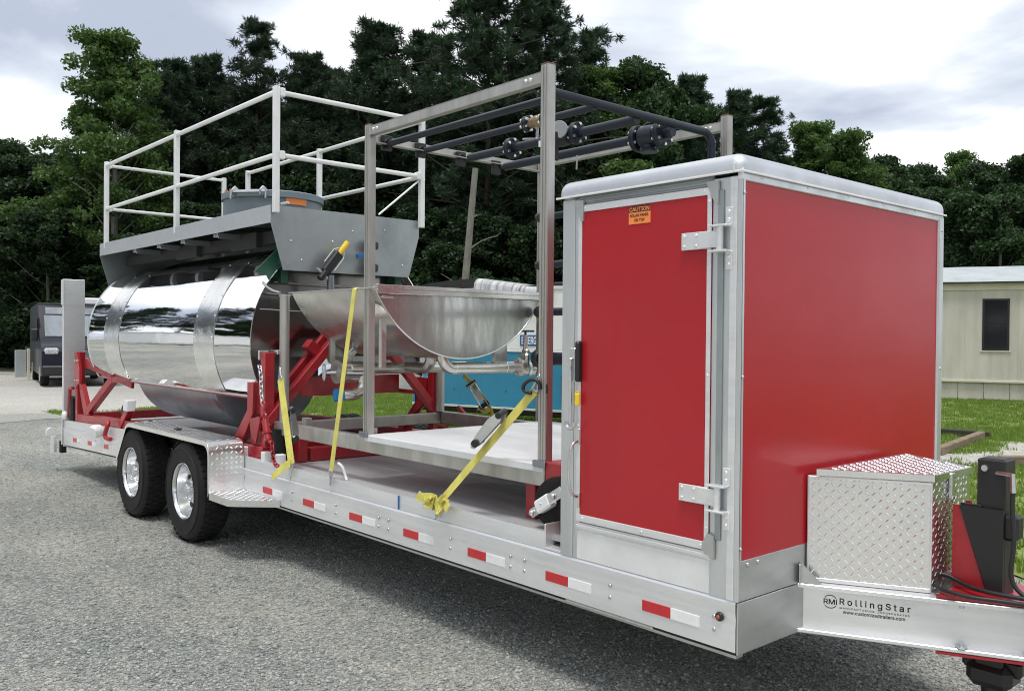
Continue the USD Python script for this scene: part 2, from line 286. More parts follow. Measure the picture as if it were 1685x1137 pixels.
M['gravel'] = usdkit.material(stage, '/World/Looks/crushed_stone', {
    'tc': ('texture_coordinate', {}), 'mp': ('mapping', {'scale': (0.55, 1.25, 1.0), 'rotation': (0, 0, 0.5)}),
    'v': ('voronoi_texture', {'scale': 58.0}), 'v2': ('voronoi_texture', {'scale': 125.0}), 'vb': ('rgb_to_bw', {}), 'vb2': ('rgb_to_bw', {}),
    'wn': ('noise_texture', {'scale': 34.0, 'detail': 4.0, 'roughness': 0.7}),
    'half': ('mix_float', {'fac': 0.35}), 'half2': ('mix_float', {'fac': 0.30}),
    'r': ('rgb_ramp', {'ramp': [(0.20, (0.058, 0.070, 0.066)), (0.36, (0.205, 0.228, 0.212)), (0.56, (0.39, 0.405, 0.375)), (0.82, (0.66, 0.66, 0.62))]}),
    'rs': ('rgb_ramp', {'ramp': [(0.20, (0.23, 0.225, 0.195)), (0.5, (0.54, 0.525, 0.465)), (0.80, (0.74, 0.72, 0.65))]}),
    'n': ('noise_texture', {'scale': 0.65, 'detail': 9.0, 'roughness': 0.70}), 'nr': ('map_range', {'from_min': 0.42, 'from_max': 0.64, 'to_min': 0.0, 'to_max': 1.0, 'clamp': True}),
    'nm': ('mix_color', {}),
    'n3': ('noise_texture', {'scale': 0.22, 'detail': 4.0}), 'n3r': ('map_range', {'from_min': 0.3, 'from_max': 0.7, 'to_min': 0.84, 'to_max': 1.14}), 'h': ('hsv', {'hue': 0.5, 'saturation': 1.0}),
    'hm': ('math', {'math_type': 'add'}), 'hm2': ('math', {'math_type': 'add'}), 'b': ('bump', {'strength': 1.0, 'distance': 0.016}),
    'p': ('principled_bsdf', {'roughness': 0.9, 'specular_ior_level': 0.15}),
}, [('tc.object', 'v.vector'), ('tc.object', 'v2.vector'), ('tc.object', 'wn.vector'), ('tc.object', 'mp.vector'), ('mp.vector', 'n.vector'), ('tc.object', 'n3.vector'), ('v.color', 'vb.color'), ('v2.color', 'vb2.color'), ('vb.val', 'half.a'), ('vb2.val', 'half.b'),
    ('half.result', 'half2.a'), ('wn.fac', 'half2.b'), ('half2.result', 'r.fac'), ('half2.result', 'rs.fac'), ('r.color', 'nm.a'), ('rs.color', 'nm.b'), ('n.fac', 'nr.value'), ('nr.result', 'nm.fac'),
    ('n3.fac', 'n3r.value'), ('n3r.result', 'h.value'), ('nm.result', 'h.color'), ('h.color', 'p.base_color'), ('v.distance', 'hm.value1'), ('v2.distance', 'hm.value2'), ('hm.value', 'hm2.value1'), ('wn.fac', 'hm2.value2'), ('hm2.value', 'b.height'), ('b.normal', 'p.normal')], surface='p.BSDF')
M['pale_gravel'] = gravel_mat('pale_road_gravel', (0.24, 0.235, 0.215), (0.44, 0.43, 0.40), (0.66, 0.65, 0.61), (0.40, 0.38, 0.33), 30)
M['white_stone'] = gravel_mat('white_stone_chippings', (0.22, 0.21, 0.19), (0.46, 0.45, 0.42), (0.72, 0.71, 0.68), (0.40, 0.38, 0.30), 22)
M['turf'] = gravel_mat('turf_soil', (0.100, 0.150, 0.032), (0.180, 0.245, 0.055), (0.27, 0.31, 0.10), (0.26, 0.25, 0.11), 14, 0.5)
M['forest_floor'] = gravel_mat('forest_floor_litter', (0.02, 0.025, 0.012), (0.045, 0.05, 0.025), (0.09, 0.09, 0.05), (0.06, 0.05, 0.03), 8, 0.3)

def flat(name, poly, z, mat, label=None, wob=0.0, seed=0, step=0.5):
    from shapely.geometry import Polygon
    p = Polygon(poly)
    if wob:
        n = max(8, int(p.length/step)); pts = np.array([p.exterior.interpolate(i/n, normalized=True).coords[0] for i in range(n)])
        k = np.column_stack([pts*0.9, np.zeros(n)]); off = np.column_stack([meshkit.fbm(k, 4, seed), meshkit.fbm(k+50, 4, seed+9)]) - 0.5
        k2 = np.column_stack([pts*0.22, np.zeros(n)]); off2 = np.column_stack([meshkit.noise(k2, seed+3), meshkit.noise(k2+50, seed+4)]) - 0.5
        pts = pts + off*2*wob + off2*2*wob; p = Polygon(pts).buffer(0)
        if p.geom_type != 'Polygon': p = max(p.geoms, key=lambda g: g.area)
    v, f = trimesh.creation.triangulate_polygon(p, engine='earcut')
    m = MB().add(np.column_stack([v, np.full(len(v), z)]), f)
    # earcut may wind either way: face up
    vv, ff = m.v[0], m.f[0]; c = np.cross(vv[ff[:, 1]]-vv[ff[:, 0]], vv[ff[:, 2]]-vv[ff[:, 0]])[:, 2]; ff[c < 0] = ff[c < 0][:, ::-1]
    pr = m.build(name, mat, smooth=False, label=label, kind='structure'); return pr, p

flat('ground', [(-260, -260), (260, -260), (260, 260), (-260, 260)], 0.0, M['gravel'], 'grey crushed stone yard under and in front of the trailer')
flat('forest_floor', [(-200, -20), (-62, -8), (-37, 4.2), (-31, 11), (-21, 26), (-9, 25.5), (12, 33), (40, 45), (40, 150), (-200, 150)], 0.004, M['forest_floor'], 'dark leaf litter under the tree line', 0.8, 5, 1.0)
M['mid_gravel'] = gravel_mat('mixed_gravel', (0.13, 0.135, 0.13), (0.34, 0.345, 0.325), (0.62, 0.615, 0.58), (0.38, 0.365, 0.32), 36)
flat('road_shoulder', [(-41, -2.6), (-30, -3.2), (-19.5, -2.2), (-15.6, .2), (-15.4, 2.6), (-16.5, 6), (-18, 9.5), (-29, 7), (-33, 5.6), (-38, 1.5)], 0.006, M['mid_gravel'], 'mixed gravel along the edge of the pale drive', 0.9, 12, 0.5)
_, road_poly = flat('road', [(-41, -1.5), (-30, -2.0), (-20.5, -0.9), (-17.2, 1.0), (-16.5, 2.6), (-17.5, 5.5), (-18.5, 9), (-29, 6.5), (-33, 5.2), (-38, 2)], 0.008, M['pale_gravel'], 'pale gravel drive crossing behind the trailer', 0.5, 2, 0.8)
_, lawn = flat('lawn', [(-17.4, 1.75), (-14.5, 1.9), (-11, 2.7), (-6, 3.4), (-2.5, 3.9), (-0.6, 3.7), (0.4, 3.1), (3, 3.6), (9, 6), (16, 18), (14, 32), (-9, 25), (-20, 25), (-24, 13), (-18.3, 9), (-17.2, 5.2), (-16.2, 2.8)], 0.012, M['turf'], 'mown lawn behind the trailer in front of the beige building', 0.35, 8, 0.5)
_, stone_bed = flat('stone_path', [(-5.0, 9.2), (-3.35, 9.55), (-3.0, 10.6), (-3.45, 11.9), (-2.4, 12.6), (3, 14.6), (3, 12.3), (-2.0, 10.3), (-2.1, 9.4), (-3.2, 8.6)], 0.016, M['white_stone'], 'white stone chippings beside the timber edging', 0.12, 4, 0.4)
flat('grass_verge', [(-28, -20), (10, -15.5), (14, -18.5), (-30, -24)], 0.012, M['turf'], 'grass strip on the camera side of the yard', 0.5, 6, 1.0)

# loose stones on the yard, near enough to tell apart
def scatter(name, protos, pts, sizes, label, yaw_only=False, flatten=1.0):
    pi = UsdGeom.PointInstancer.Define(stage, path_for(name)); pr = pi.GetPrim(); rel = []
    for k, (mb, mat) in enumerate(protos):
        rel.append(mb.build('stone' if not yaw_only else 'tuft', mat, pr, smooth=False).GetPath())
    pi.CreatePrototypesRel().SetTargets(rel)
    n = len(pts); pi.CreatePositionsAttr(Vt.Vec3fArray.FromNumpy(np.asarray(pts, np.float32)))
    pi.CreateProtoIndicesAttr(Vt.IntArray.FromNumpy(rng.integers(0, len(protos), n).astype(np.int32)))
    a = rng.uniform(0, 2*math.pi, n); q = np.zeros((n, 4)); q[:, 0] = np.cos(a/2); q[:, 3] = np.sin(a/2)
    pi.CreateOrientationsAttr(Vt.QuathArray([Gf.Quath(float(w), 0.0, 0.0, float(z)) for w, _, _, z in q]))
    s = np.repeat(np.asarray(sizes)[:, None], 3, 1); pi.CreateScalesAttr(Vt.Vec3fArray.FromNumpy(s.astype(np.float32)))
    return tag(pr, label, None, None, 'stuff')

M['stone_a'] = pm('loose_stone_grey', (0.27, 0.29, 0.285), 0.85, var=3, dark=0.7)
M['stone_b'] = pm('loose_stone_dark', (0.17, 0.19, 0.19), 0.85, var=3, dark=0.6)
M['stone_c'] = pm('loose_stone_pale', (0.42, 0.42, 0.395), 0.85, var=3, dark=0.75)
def pebble(seed):
    m = trimesh.creation.icosphere(1, 1.0); r = np.random.default_rng(seed)
    v = m.vertices * (1 + 0.35*(meshkit.noise(m.vertices*1.3 + seed*7.1, seed)[:, None] - .5)) * r.uniform(0.7, 1.15, 3) * np.array([1, 1, .62]) + np.array([0, 0, .25])
    return MB().add(v, m.faces)
_fw = _f[:2]/np.linalg.norm(_f[:2]); _rt = np.array([_fw[1], -_fw[0]])
n = 150000
D = 3.2 + 12.0*rng.random(n)**1.5; ang = rng.uniform(-0.62, 0.60, n)
pts = CAM[:2] + D[:, None]*_fw + (D*np.tan(ang))[:, None]*_rt
keep = (pts[:, 1] < 1.7 + 0.4*rng.random(n)) | (pts[:, 0] > 0.0); pts = pts[keep]
n = len(pts); sz = 0.0032 + 0.0066*rng.random(n)**2.6 + 0.006*(rng.random(n) > 0.985)
scatter('gravel', [(pebble(k), M[m]) for k, m in enumerate(('stone_a', 'stone_b', 'stone_c', 'stone_a', 'stone_c', 'stone_a'))], np.column_stack([pts, np.zeros(n)]), sz, 'loose crushed stones on the grey yard')

def in_poly(poly, n, box):
    import shapely
    p = np.column_stack([rng.uniform(box[0], box[1], n), rng.uniform(box[2], box[3], n)])
    return p[shapely.contains_xy(poly, p[:, 0], p[:, 1])]
def tuft(seed, nb, h, spread):
    r = np.random.default_rng(seed); V, F = [], []
    for k in range(nb):
        a, b = r.uniform(0, 2*math.pi), r.uniform(0, 2*math.pi); o = np.array([math.cos(b), math.sin(b), 0])*r.uniform(0, spread)
        w = np.array([-math.sin(a), math.cos(a), 0])*0.006; ln = h*r.uniform(.5, 1.1); le = np.array([math.cos(a), math.sin(a), 0])*ln*r.uniform(.1, .6)
        V += [o-w, o+w, o+le+np.array([0, 0, ln])]; F.append([3*k, 3*k+1, 3*k+2])
    return MB().add(V, F)
import shapely
grass_area = lawn.difference(stone_bed.buffer(-0.1))
gp = np.vstack([in_poly(grass_area, 26000, (-18, 9, 1.5, 14)), in_poly(grass_area, 16000, (-18, 9, 12, 25))])
sp = in_poly(stone_bed, 260, (-6, 4, 8, 15)); gp = np.vstack([gp, sp])
ed = in_poly(shapely.geometry.box(-1.2, 1.9, 2.5, 4.2), 900, (-1.2, 2.5, 1.9, 4.2)); gp = np.vstack([gp, ed[rng.random(len(ed)) < np.clip((ed[:, 1]-1.9)/2.2, 0, 1)*0.5]])
dist = np.hypot(gp[:, 0]-CAM[0], gp[:, 1]-CAM[1])
scatter('grass', [(tuft(k, 16, 0.050, 0.09), M['blade']) for k in range(4)], np.column_stack([gp, np.full(len(gp), 0.01)]), 0.75 + 0.6*rng.random(len(gp)) + dist*0.012, 'short mown grass of the lawn', True)

# ------------------------------------------------------------------ trees
def limb(mb, p, q, r0, r1, n=6, bend=0.15, sides=7):
    p, q = np.asarray(p, float), np.asarray(q, float); L = np.linalg.norm(q-p); t = np.linspace(0, 1, n)[:, None]
    off = rng.normal(0, 1, 3); pts = p + (q-p)*t + off*np.sin(t*math.pi)*L*bend*.4
    mb.tube(pts, np.linspace(r0, r1, n), sides, cap=False); return pts
def leaves_at(centres, radii, per, size):
    """leaf-sized bent quads filling ragged clumps"""
    n = int(sum(per)); c = np.repeat(centres, per, 0); rr = np.repeat(radii, per)
    d = rng.normal(0, 1, (n, 3)); d /= np.linalg.norm(d, axis=1, keepdims=True)
    p = c + d*(rr*rng.random(n)**0.45)[:, None]*np.array([1, 1, .72])
    nrm = rng.normal(0, 1, (n, 3)) + d*0.6 + np.array([0, 0, .9]); nrm /= np.linalg.norm(nrm, axis=1, keepdims=True)
    u = np.cross(nrm, rng.normal(0, 1, (n, 3))); u /= np.linalg.norm(u, axis=1, keepdims=True); w = np.cross(nrm, u)
    s = size*rng.uniform(.6, 1.25, n)[:, None]
    v = np.stack([p - u*s*.6, p + w*s*.36 - nrm*s*.06, p + u*s*.6 - nrm*s*.14, p - w*s*.36 - nrm*s*.06], 1).reshape(-1, 3)
    f = (np.arange(n)*4)[:, None] + np.array([0, 1, 2, 3]); return v, f
def tree_class(name):
    p = stage.CreateClassPrim('/World/' + name + '_kind'); return p
def broadleaf(name, H, W, base, lobes, mat, per=95, leaf=0.30, top_narrow=0.5):
    """H height, W crown width, base height of the crown's lower edge"""
    pr = tree_class(name); tr = MB()
    limb(tr, (0, 0, -0.2), (rng.normal(0, .25), rng.normal(0, .25), H*.86), 0.018*H, 0.02, 9, 0.06, 9)
    C, R = [], []
    for k in range(lobes):
        h = (k + rng.random())/lobes; z = base + (H-base)*h
        prof = math.sin(math.pi*min(1, (h*0.92 + 0.10)))**0.7 * (1 - (1-top_narrow)*max(0, h-.45)/.55)
        a = k*2.399 + rng.normal(0, .5); rad = W/2*prof*rng.uniform(.35, 1.0)
        lc = np.array([rad*math.cos(a), rad*math.sin(a), z]); limb(tr, (0, 0, max(.6, z - rad*.7 - .4)), lc, 0.0045*H*(1.1-h), 0.012, 5, .2, 5)
        m = rng.integers(4, 8)
        for _ in range(m):
            C.append(lc + rng.normal(0, 1, 3)*np.array([.62, .62, .45])*W*.105); R.append(W*rng.uniform(.05, .105))
    C = np.array(C); C[:, 2] = np.clip(C[:, 2], .3, H - .25); R = np.array(R)
    per_ = np.maximum(12, (per*(R/(W*.075))**2)).astype(int)
    v, f = leaves_at(C, R, per_, leaf)
    tr.build('trunk', M['bark'], pr); MB().add(v, f).build('crown', mat, pr, smooth=False); return pr
def pine(name, H, W, base, levels, mat, tufts=5, airy=1.0, lean=0.0):
    pr = tree_class(name); tr = MB()
    axis = limb(tr, (0, 0, -0.2), (lean, rng.normal(0, .2), H*.985), 0.014*H, 0.02, 11, 0.03, 9)
    T = []
    for k in range(levels):
        h = (k + rng.random()*.8)/levels; z = base + (H-base)*h
        L = W/2*(math.sin(math.pi*min(1, .18 + .82*h))**.55 if h < .6 else (1-h)**.62*1.32)*1.0
        ctr = np.array([np.interp(z, axis[:, 2], axis[:, 0]), np.interp(z, axis[:, 2], axis[:, 1]), z])
        nb = rng.integers(3, 6)
        for b in range(nb):
            a = k*1.3 + b*2*math.pi/nb + rng.normal(0, .3); l = max(.35, L*rng.uniform(.45, 1.1)); up = rng.uniform(-.05, .45)
            tip = ctr + l*np.array([math.cos(a), math.sin(a), up]); pts = limb(tr, ctr, tip, 0.004*H*(1.15-h), 0.012, 5, .18, 5)
            for t in range(tufts):
                s = rng.uniform(.32, 1.05); q = ctr + (tip-ctr)*s + rng.normal(0, 1, 3)*np.array([.20, .20, .13])*(.6+.2*W); T.append(q)
    T = np.array(T); T[:, 2] = np.minimum(T[:, 2], H-.1); nbl = int(84*airy); n = len(T)*nbl
    c = np.repeat(T, nbl, 0); d = rng.normal(0, 1, (n, 3)); d[:, 2] = d[:, 2]*.8 + .35; d /= np.linalg.norm(d, axis=1, keepdims=True)
    o = c + rng.normal(0, .055, (n, 3)); ln = rng.uniform(.20, .40, n)[:, None]; w = np.cross(d, rng.normal(0, 1, (n, 3))); w /= np.linalg.norm(w, axis=1, keepdims=True); w *= rng.uniform(.014, .03, n)[:, None]
    v = np.stack([o - w*.6, o + d*ln*.55 + w, o + d*ln, o + d*ln*.5 - w], 1).reshape(-1, 3)
    tr.build('trunk', M['bark_pine'], pr); MB().add(v, (np.arange(n)*4)[:, None] + np.array([0, 1, 2, 3])).build('crown', mat, pr, smooth=False); return pr
KIND = {
    'broadleaf_tall': (broadleaf('tall_broadleaf', 15, 7.0, 0.8, 62, M['leaf_light'], 170, .17, .42), 15, 'broadleaf_tree'),
    'broadleaf_round': (broadleaf('round_broadleaf', 11.5, 8.2, 1.2, 38, M['leaf_mid'], 240, .20, .6), 11.5, 'broadleaf_tree'),
    'broadleaf_bushy': (broadleaf('bushy_broadleaf', 7.5, 6.4, .2, 32, M['leaf_mid'], 210, .165, .6), 7.5, 'broadleaf_tree'),
    'pine_full': (pine('full_pine', 16, 6.2, 4.5, 26, M['needle'], 8), 16, 'pine_tree'),
    'pine_big': (pine('big_pine', 18, 8.6, 5.0, 30, M['needle'], 9), 18, 'pine_tree'),
    'pine_airy': (pine('airy_pine', 17, 5.4, 6.5, 18, M['needle'], 6, .8, .5), 17, 'pine_tree'),
}
bt = tree_class('bare_trunk'); _t = MB(); limb(_t, (0.35, 0, -.2), (-.25, .1, 7.2), .15, .10, 9, .05, 10)
for _z, _a in ((3.1, .5), (4.4, 2.6), (5.3, 4.1)): limb(_t, (0.0, 0, _z), (math.cos(_a)*1.1, math.sin(_a)*1.1, _z+.5), .03, .008, 5, .2, 5)
_t.build('trunk', M['bark'], bt); KIND['bare_trunk'] = (bt, 7.1, 'bare_tree')
TREES = [
 ('broadleaf_tall', -40.0, 10.1, 14.9, 1.0, 85, 'tall light green broadleaf tree above the rear end of the guard rail'),
 ('broadleaf_round', -51.0, 8.2, 11.3, 1.0, 37, 'dark broadleaf tree at the far left edge above the van'),
 ('broadleaf_round', -53.2, 10.2, 11.4, 0.9, 143, 'broadleaf tree second from the left edge, behind the van roof'),
 ('broadleaf_bushy', -49.9, 11.0, 10.9, 0.9, 56, 'low bushy tree left of the tall light green broadleaf tree'),
 ('pine_full', -43.3, 13.9, 15.2, 0.95, 24, 'dense pine just right of the tall light green broadleaf tree'),
 ('pine_full', -44.0, 16.2, 16.0, 0.9, 145, 'dense pine left of the thin pine with an airy top'),
 ('pine_airy', -41.3, 17.7, 17.4, 1.0, 330, 'thin pine with an airy top above the middle of the guard rail'),
 ('pine_full', -39.7, 19.4, 15.8, 1.0, 288, 'round topped pine above the near corner post of the guard rail'),
 ('pine_airy', -42.0, 23.0, 16.3, 0.9, 275, 'short airy pine in the bright gap left of the pipe rack'),
 ('pine_full', -36.4, 21.8, 17.1, 1.05, 80, 'pine directly above the rear end of the pipe rack'),
 ('pine_full', -35.5, 24.3, 16.9, 1.0, 193, 'dark pine on the left flank of the tallest pine'),
 ('pine_big', -30.6, 23.8, 18.5, 1.1, 100, 'tallest pine of the tree line, cut by the top edge of the picture'),
 ('pine_big', -29.5, 26.6, 17.7, 0.95, 62, 'wide dark pine above the front post of the pipe rack'),
 ('pine_airy', -31.0, 30.9, 17.5, 1.1, 38, 'pine with thin outstretched branches right of the front rack post'),
 ('broadleaf_tall', -27.9, 29.9, 14.6, 1.15, 77, 'bright green broadleaf tree above the overhead pipes, left one of two'),
 ('broadleaf_round', -27.4, 32.0, 15.0, 1.0, 334, 'bright green broadleaf tree above the overhead pipes, right one of two'),
 ('pine_full', -26.7, 34.3, 14.9, 0.9, 298, 'pine above the far end of the overhead pipes'),
 ('pine_full', -26.2, 37.8, 14.7, 0.8, 290, 'pine just right of the far rack post'),
 ('pine_airy', -23.9, 37.5, 13.8, 1.25, 288, 'airy pine above the near roof corner of the red cabin'),
 ('broadleaf_tall', -22.3, 39.3, 12.6, 1.1, 70, 'light green broadleaf tree above the middle of the cabin roof, left one of two'),
 ('broadleaf_tall', -20.1, 38.7, 11.7, 1.0, 112, 'light green broadleaf tree above the middle of the cabin roof, right one of two'),
 ('broadleaf_round', -21.8, 45.9, 11.7, 0.9, 226, 'low round broadleaf tree above the far roof corner of the cabin'),
 ('broadleaf_round', -22.2, 51.5, 12.0, 0.9, 263, 'broadleaf tree just right of the far cabin corner'),
 ('broadleaf_tall', -21.5, 55.4, 13.3, 0.8, 308, 'small bright crown poking above the low tree line on the right'),
 ('broadleaf_round', -17.9, 50.4, 11.2, 1.1, 317, 'dark broadleaf tree behind the beige building, left of its neighbour at the picture edge'),
 ('broadleaf_round', -15.1, 47.4, 10.9, 1.1, 31, 'dark broadleaf tree at the right picture edge above the beige building'),
 ('broadleaf_bushy', -11.7, 33.1, 7.0, 1.0, 218, 'bushy tree closest behind the beige building roof'),
 ('bare_trunk', -21.6, 15.8, 7.1, 1.0, 242, 'slender bare grey trunk standing behind the trough'),
 ('pine_full', -53.5, 16.5, 16.4, 1.1, 340, None),
 ('pine_full', -53.5, 19.3, 14.9, 1.1, 327, None),
 ('pine_full', -52.2, 20.8, 15.1, 1.1, 70, None),
 ('pine_full', -48.9, 21.6, 16.2, 1.1, 110, None),
 ('pine_full', -45.1, 22.7, 16.3, 1.1, 359, None),
 ('pine_full', -46.8, 25.8, 15.6, 1.1, 359, None),
 ('pine_full', -43.5, 25.8, 15.6, 1.1, 159, None),
 ('pine_full', -43.6, 28.6, 16.0, 1.1, 201, None),
 ('pine_full', -39.2, 29.6, 16.2, 1.1, 100, None),
 ('pine_full', -38.3, 31.1, 14.4, 1.1, 105, None),
 ('pine_big', -37.2, 32.0, 15.6, 1.1, 265, None),
 ('pine_full', -35.6, 35.4, 16.8, 1.1, 279, None),
 ('pine_full', -35.7, 37.8, 14.8, 1.1, 106, None),
 ('pine_big', -32.8, 37.4, 15.5, 1.1, 216, None),
 ('pine_big', -32.1, 40.0, 15.5, 1.1, 61, None),
 ('broadleaf_round', -62.8, 8.0, 10.6, 1.1, 35, None),
 ('broadleaf_round', -60.7, 9.7, 10.5, 1.1, 21, None),
 ('broadleaf_round', -63.1, 11.1, 11.3, 1.1, 54, None),
 ('broadleaf_round', -58.9, 12.1, 10.4, 1.1, 359, None),
 ('broadleaf_round', -60.8, 14.6, 10.9, 1.1, 147, None),
 ('broadleaf_round', -55.4, 16.0, 10.5, 1.1, 148, None),
 ('broadleaf_round', -33.3, 44.1, 11.0, 1.1, 320, None),
 ('broadleaf_round', -30.4, 45.5, 10.7, 1.1, 92, None),
 ('broadleaf_round', -30.0, 47.8, 11.2, 1.1, 313, None),
 ('broadleaf_round', -30.7, 53.3, 12.1, 1.1, 204, None),
 ('broadleaf_round', -28.2, 55.8, 11.7, 1.1, 235, None),
 ('broadleaf_round', -25.6, 55.1, 11.0, 1.1, 33, None),
 ('broadleaf_round', -25.5, 58.9, 11.3, 1.1, 333, None),
 ('broadleaf_round', -23.5, 60.3, 11.4, 1.1, 231, None),
 ('broadleaf_round', -21.1, 61.7, 11.4, 1.1, 247, None),
 ('broadleaf_round', -20.6, 65.0, 11.3, 1.1, 27, None),
 ('broadleaf_round', -17.8, 65.6, 11.1, 1.1, 16, None),
 ('broadleaf_round', -47.4, 5.9, 7.5, 1.1, 308, None),
 ('broadleaf_bushy', -42.9, 6.5, 5.7, 1.1, 269, None),
 ('broadleaf_bushy', -38.7, 7.0, 6.5, 1.1, 5, None),
 ('broadleaf_bushy', -43.0, 9.5, 7.5, 1.1, 316, None),
 ('broadleaf_round', -38.3, 9.2, 5.2, 1.1, 219, None),
 ('broadleaf_round', -40.7, 11.9, 6.3, 1.1, 158, None),
 ('broadleaf_round', -36.1, 10.9, 5.6, 1.1, 311, None),
 ('broadleaf_round', -36.2, 13.1, 7.1, 1.1, 326, None),
 ('broadleaf_round', -33.8, 13.3, 6.4, 1.1, 163, None),
 ('broadleaf_bushy', -34.6, 15.2, 5.1, 1.1, 308, None),
 ('broadleaf_bushy', -36.3, 18.1, 7.8, 1.1, 184, None),
 ('broadleaf_bushy', -34.4, 18.9, 5.6, 1.1, 226, None),
 ('broadleaf_bushy', -33.6, 21.2, 6.3, 1.1, 152, None),
 ('broadleaf_bushy', -32.4, 22.1, 7.5, 1.1, 254, None),
 ('broadleaf_bushy', -28.7, 20.7, 5.4, 1.1, 256, None),
 ('broadleaf_bushy', -29.3, 22.6, 6.9, 1.1, 283, None),
 ('broadleaf_bushy', -27.6, 24.3, 6.4, 1.1, 305, None),
 ('broadleaf_round', -28.8, 27.2, 6.1, 1.1, 1, None),
 ('broadleaf_bushy', -26.1, 26.3, 5.5, 1.1, 282, None),
 ('broadleaf_bushy', -24.5, 27.8, 5.4, 1.1, 221, None),
 ('broadleaf_bushy', -24.5, 30.1, 7.6, 1.1, 355, None),
 ('broadleaf_round', -22.9, 30.5, 6.7, 1.1, 291, None),
 ('broadleaf_round', -21.1, 30.3, 5.4, 1.1, 286, None),
 ('broadleaf_round', -18.7, 30.4, 5.3, 1.1, 337, None),
 ('broadleaf_bushy', -18.9, 32.4, 6.0, 1.1, 318, None),
 ('broadleaf_bushy', -18.9, 36.4, 6.7, 1.1, 288, None),
 ('broadleaf_round', -15.9, 34.3, 5.3, 1.1, 355, None),
 ('broadleaf_bushy', -14.8, 34.9, 5.1, 1.1, 62, None),
 ('broadleaf_round', -50.7, 6.0, 8.5, 1.15, 307, None),
 ('broadleaf_round', -49.2, 7.9, 8.6, 1.15, 253, None),
 ('broadleaf_round', -48.6, 9.3, 10.3, 1.15, 324, None),
 ('broadleaf_round', -50.2, 11.9, 10.4, 1.15, 158, None),
 ('broadleaf_round', -49.0, 14.0, 10.9, 1.15, 250, None),
 ('broadleaf_bushy', -47.7, 16.0, 10.7, 1.15, 56, None),
 ('broadleaf_round', -46.9, 17.2, 9.1, 1.15, 217, None),
 ('broadleaf_bushy', -41.0, 17.4, 10.6, 1.15, 230, None),
 ('broadleaf_bushy', -38.3, 18.6, 9.2, 1.15, 25, None),
 ('broadleaf_round', -39.0, 20.9, 11.0, 1.15, 7, None),
 ('broadleaf_round', -36.4, 22.1, 9.0, 1.15, 29, None),
 ('broadleaf_bushy', -37.1, 25.3, 9.1, 1.15, 263, None),
 ('broadleaf_bushy', -36.3, 28.3, 9.2, 1.15, 202, None),
 ('broadleaf_round', -33.2, 28.8, 9.5, 1.15, 56, None),
 ('broadleaf_bushy', -29.5, 28.6, 9.6, 1.15, 59, None),
 ('broadleaf_round', -30.0, 32.4, 10.1, 1.15, 310, None),
 ('broadleaf_bushy', -28.6, 32.9, 10.3, 1.15, 100, None),
 ('broadleaf_bushy', -28.1, 36.8, 10.9, 1.15, 56, None),
 ('broadleaf_bushy', -24.5, 35.9, 9.0, 1.15, 172, None),
 ('broadleaf_round', -25.1, 40.5, 11.3, 1.15, 121, None),
 ('broadleaf_round', -22.1, 38.2, 9.7, 1.15, 223, None),
 ('broadleaf_round', -21.3, 43.2, 10.8, 1.15, 216, None),
 ('broadleaf_round', -19.5, 41.7, 9.6, 1.15, 282, None),
 ('broadleaf_bushy', -19.1, 47.2, 9.6, 1.15, 321, None),
 ('broadleaf_bushy', -16.8, 48.5, 9.4, 1.15, 218, None),
 ('broadleaf_bushy', -14.9, 47.8, 8.8, 1.15, 64, None),
 ('broadleaf_bushy', -57.2, 6.5, 3.7, 1.3, 256, None),
 ('broadleaf_bushy', -51.6, 7.0, 3.2, 1.3, 217, None),
 ('broadleaf_bushy', -52.0, 8.6, 4.2, 1.3, 320, None),
 ('broadleaf_bushy', -46.5, 9.7, 2.8, 1.3, 81, None),
 ('broadleaf_bushy', -53.0, 12.2, 2.6, 1.3, 350, None),
 ('broadleaf_bushy', -46.4, 11.5, 3.2, 1.3, 90, None),
 ('broadleaf_bushy', -50.9, 15.6, 4.4, 1.3, 309, None),
 ('broadleaf_bushy', -43.4, 14.4, 3.9, 1.3, 178, None),
 ('broadleaf_bushy', -45.5, 16.0, 3.8, 1.3, 202, None),
 ('broadleaf_bushy', -45.7, 18.1, 4.7, 1.3, 116, None),
 ('broadleaf_bushy', -42.7, 18.4, 3.9, 1.3, 350, None),
 ('broadleaf_bushy', -45.2, 21.7, 2.8, 1.3, 334, None),
 ('broadleaf_bushy', -38.7, 20.1, 3.1, 1.3, 101, None),
 ('broadleaf_bushy', -40.8, 22.6, 4.2, 1.3, 243, None),
 ('broadleaf_bushy', -37.1, 23.2, 3.5, 1.3, 337, None),
 ('broadleaf_bushy', -38.5, 26.4, 3.7, 1.3, 336, None),
 ('broadleaf_bushy', -37.5, 26.8, 4.7, 1.3, 275, None),
 ('broadleaf_bushy', -35.5, 28.1, 5.3, 1.3, 73, None),
 ('broadleaf_bushy', -32.1, 26.3, 3.7, 1.3, 287, None),
 ('broadleaf_bushy', -33.7, 30.3, 3.0, 1.3, 54, None),
 ('broadleaf_bushy', -34.5, 34.4, 3.7, 1.3, 324, None),
 ('broadleaf_bushy', -32.3, 34.6, 3.4, 1.3, 244, None),
 ('broadleaf_bushy', -30.7, 34.3, 3.8, 1.3, 265, None),
 ('broadleaf_bushy', -30.9, 38.4, 3.2, 1.3, 58, None),
 ('broadleaf_bushy', -25.2, 33.6, 4.9, 1.3, 58, None),
 ('broadleaf_bushy', -26.9, 39.1, 3.0, 1.3, 94, None),
 ('broadleaf_bushy', -25.0, 39.1, 3.6, 1.3, 305, None),
 ('broadleaf_bushy', -24.5, 41.0, 4.4, 1.3, 179, None),
 ('broadleaf_bushy', -23.0, 40.3, 4.2, 1.3, 13, None),
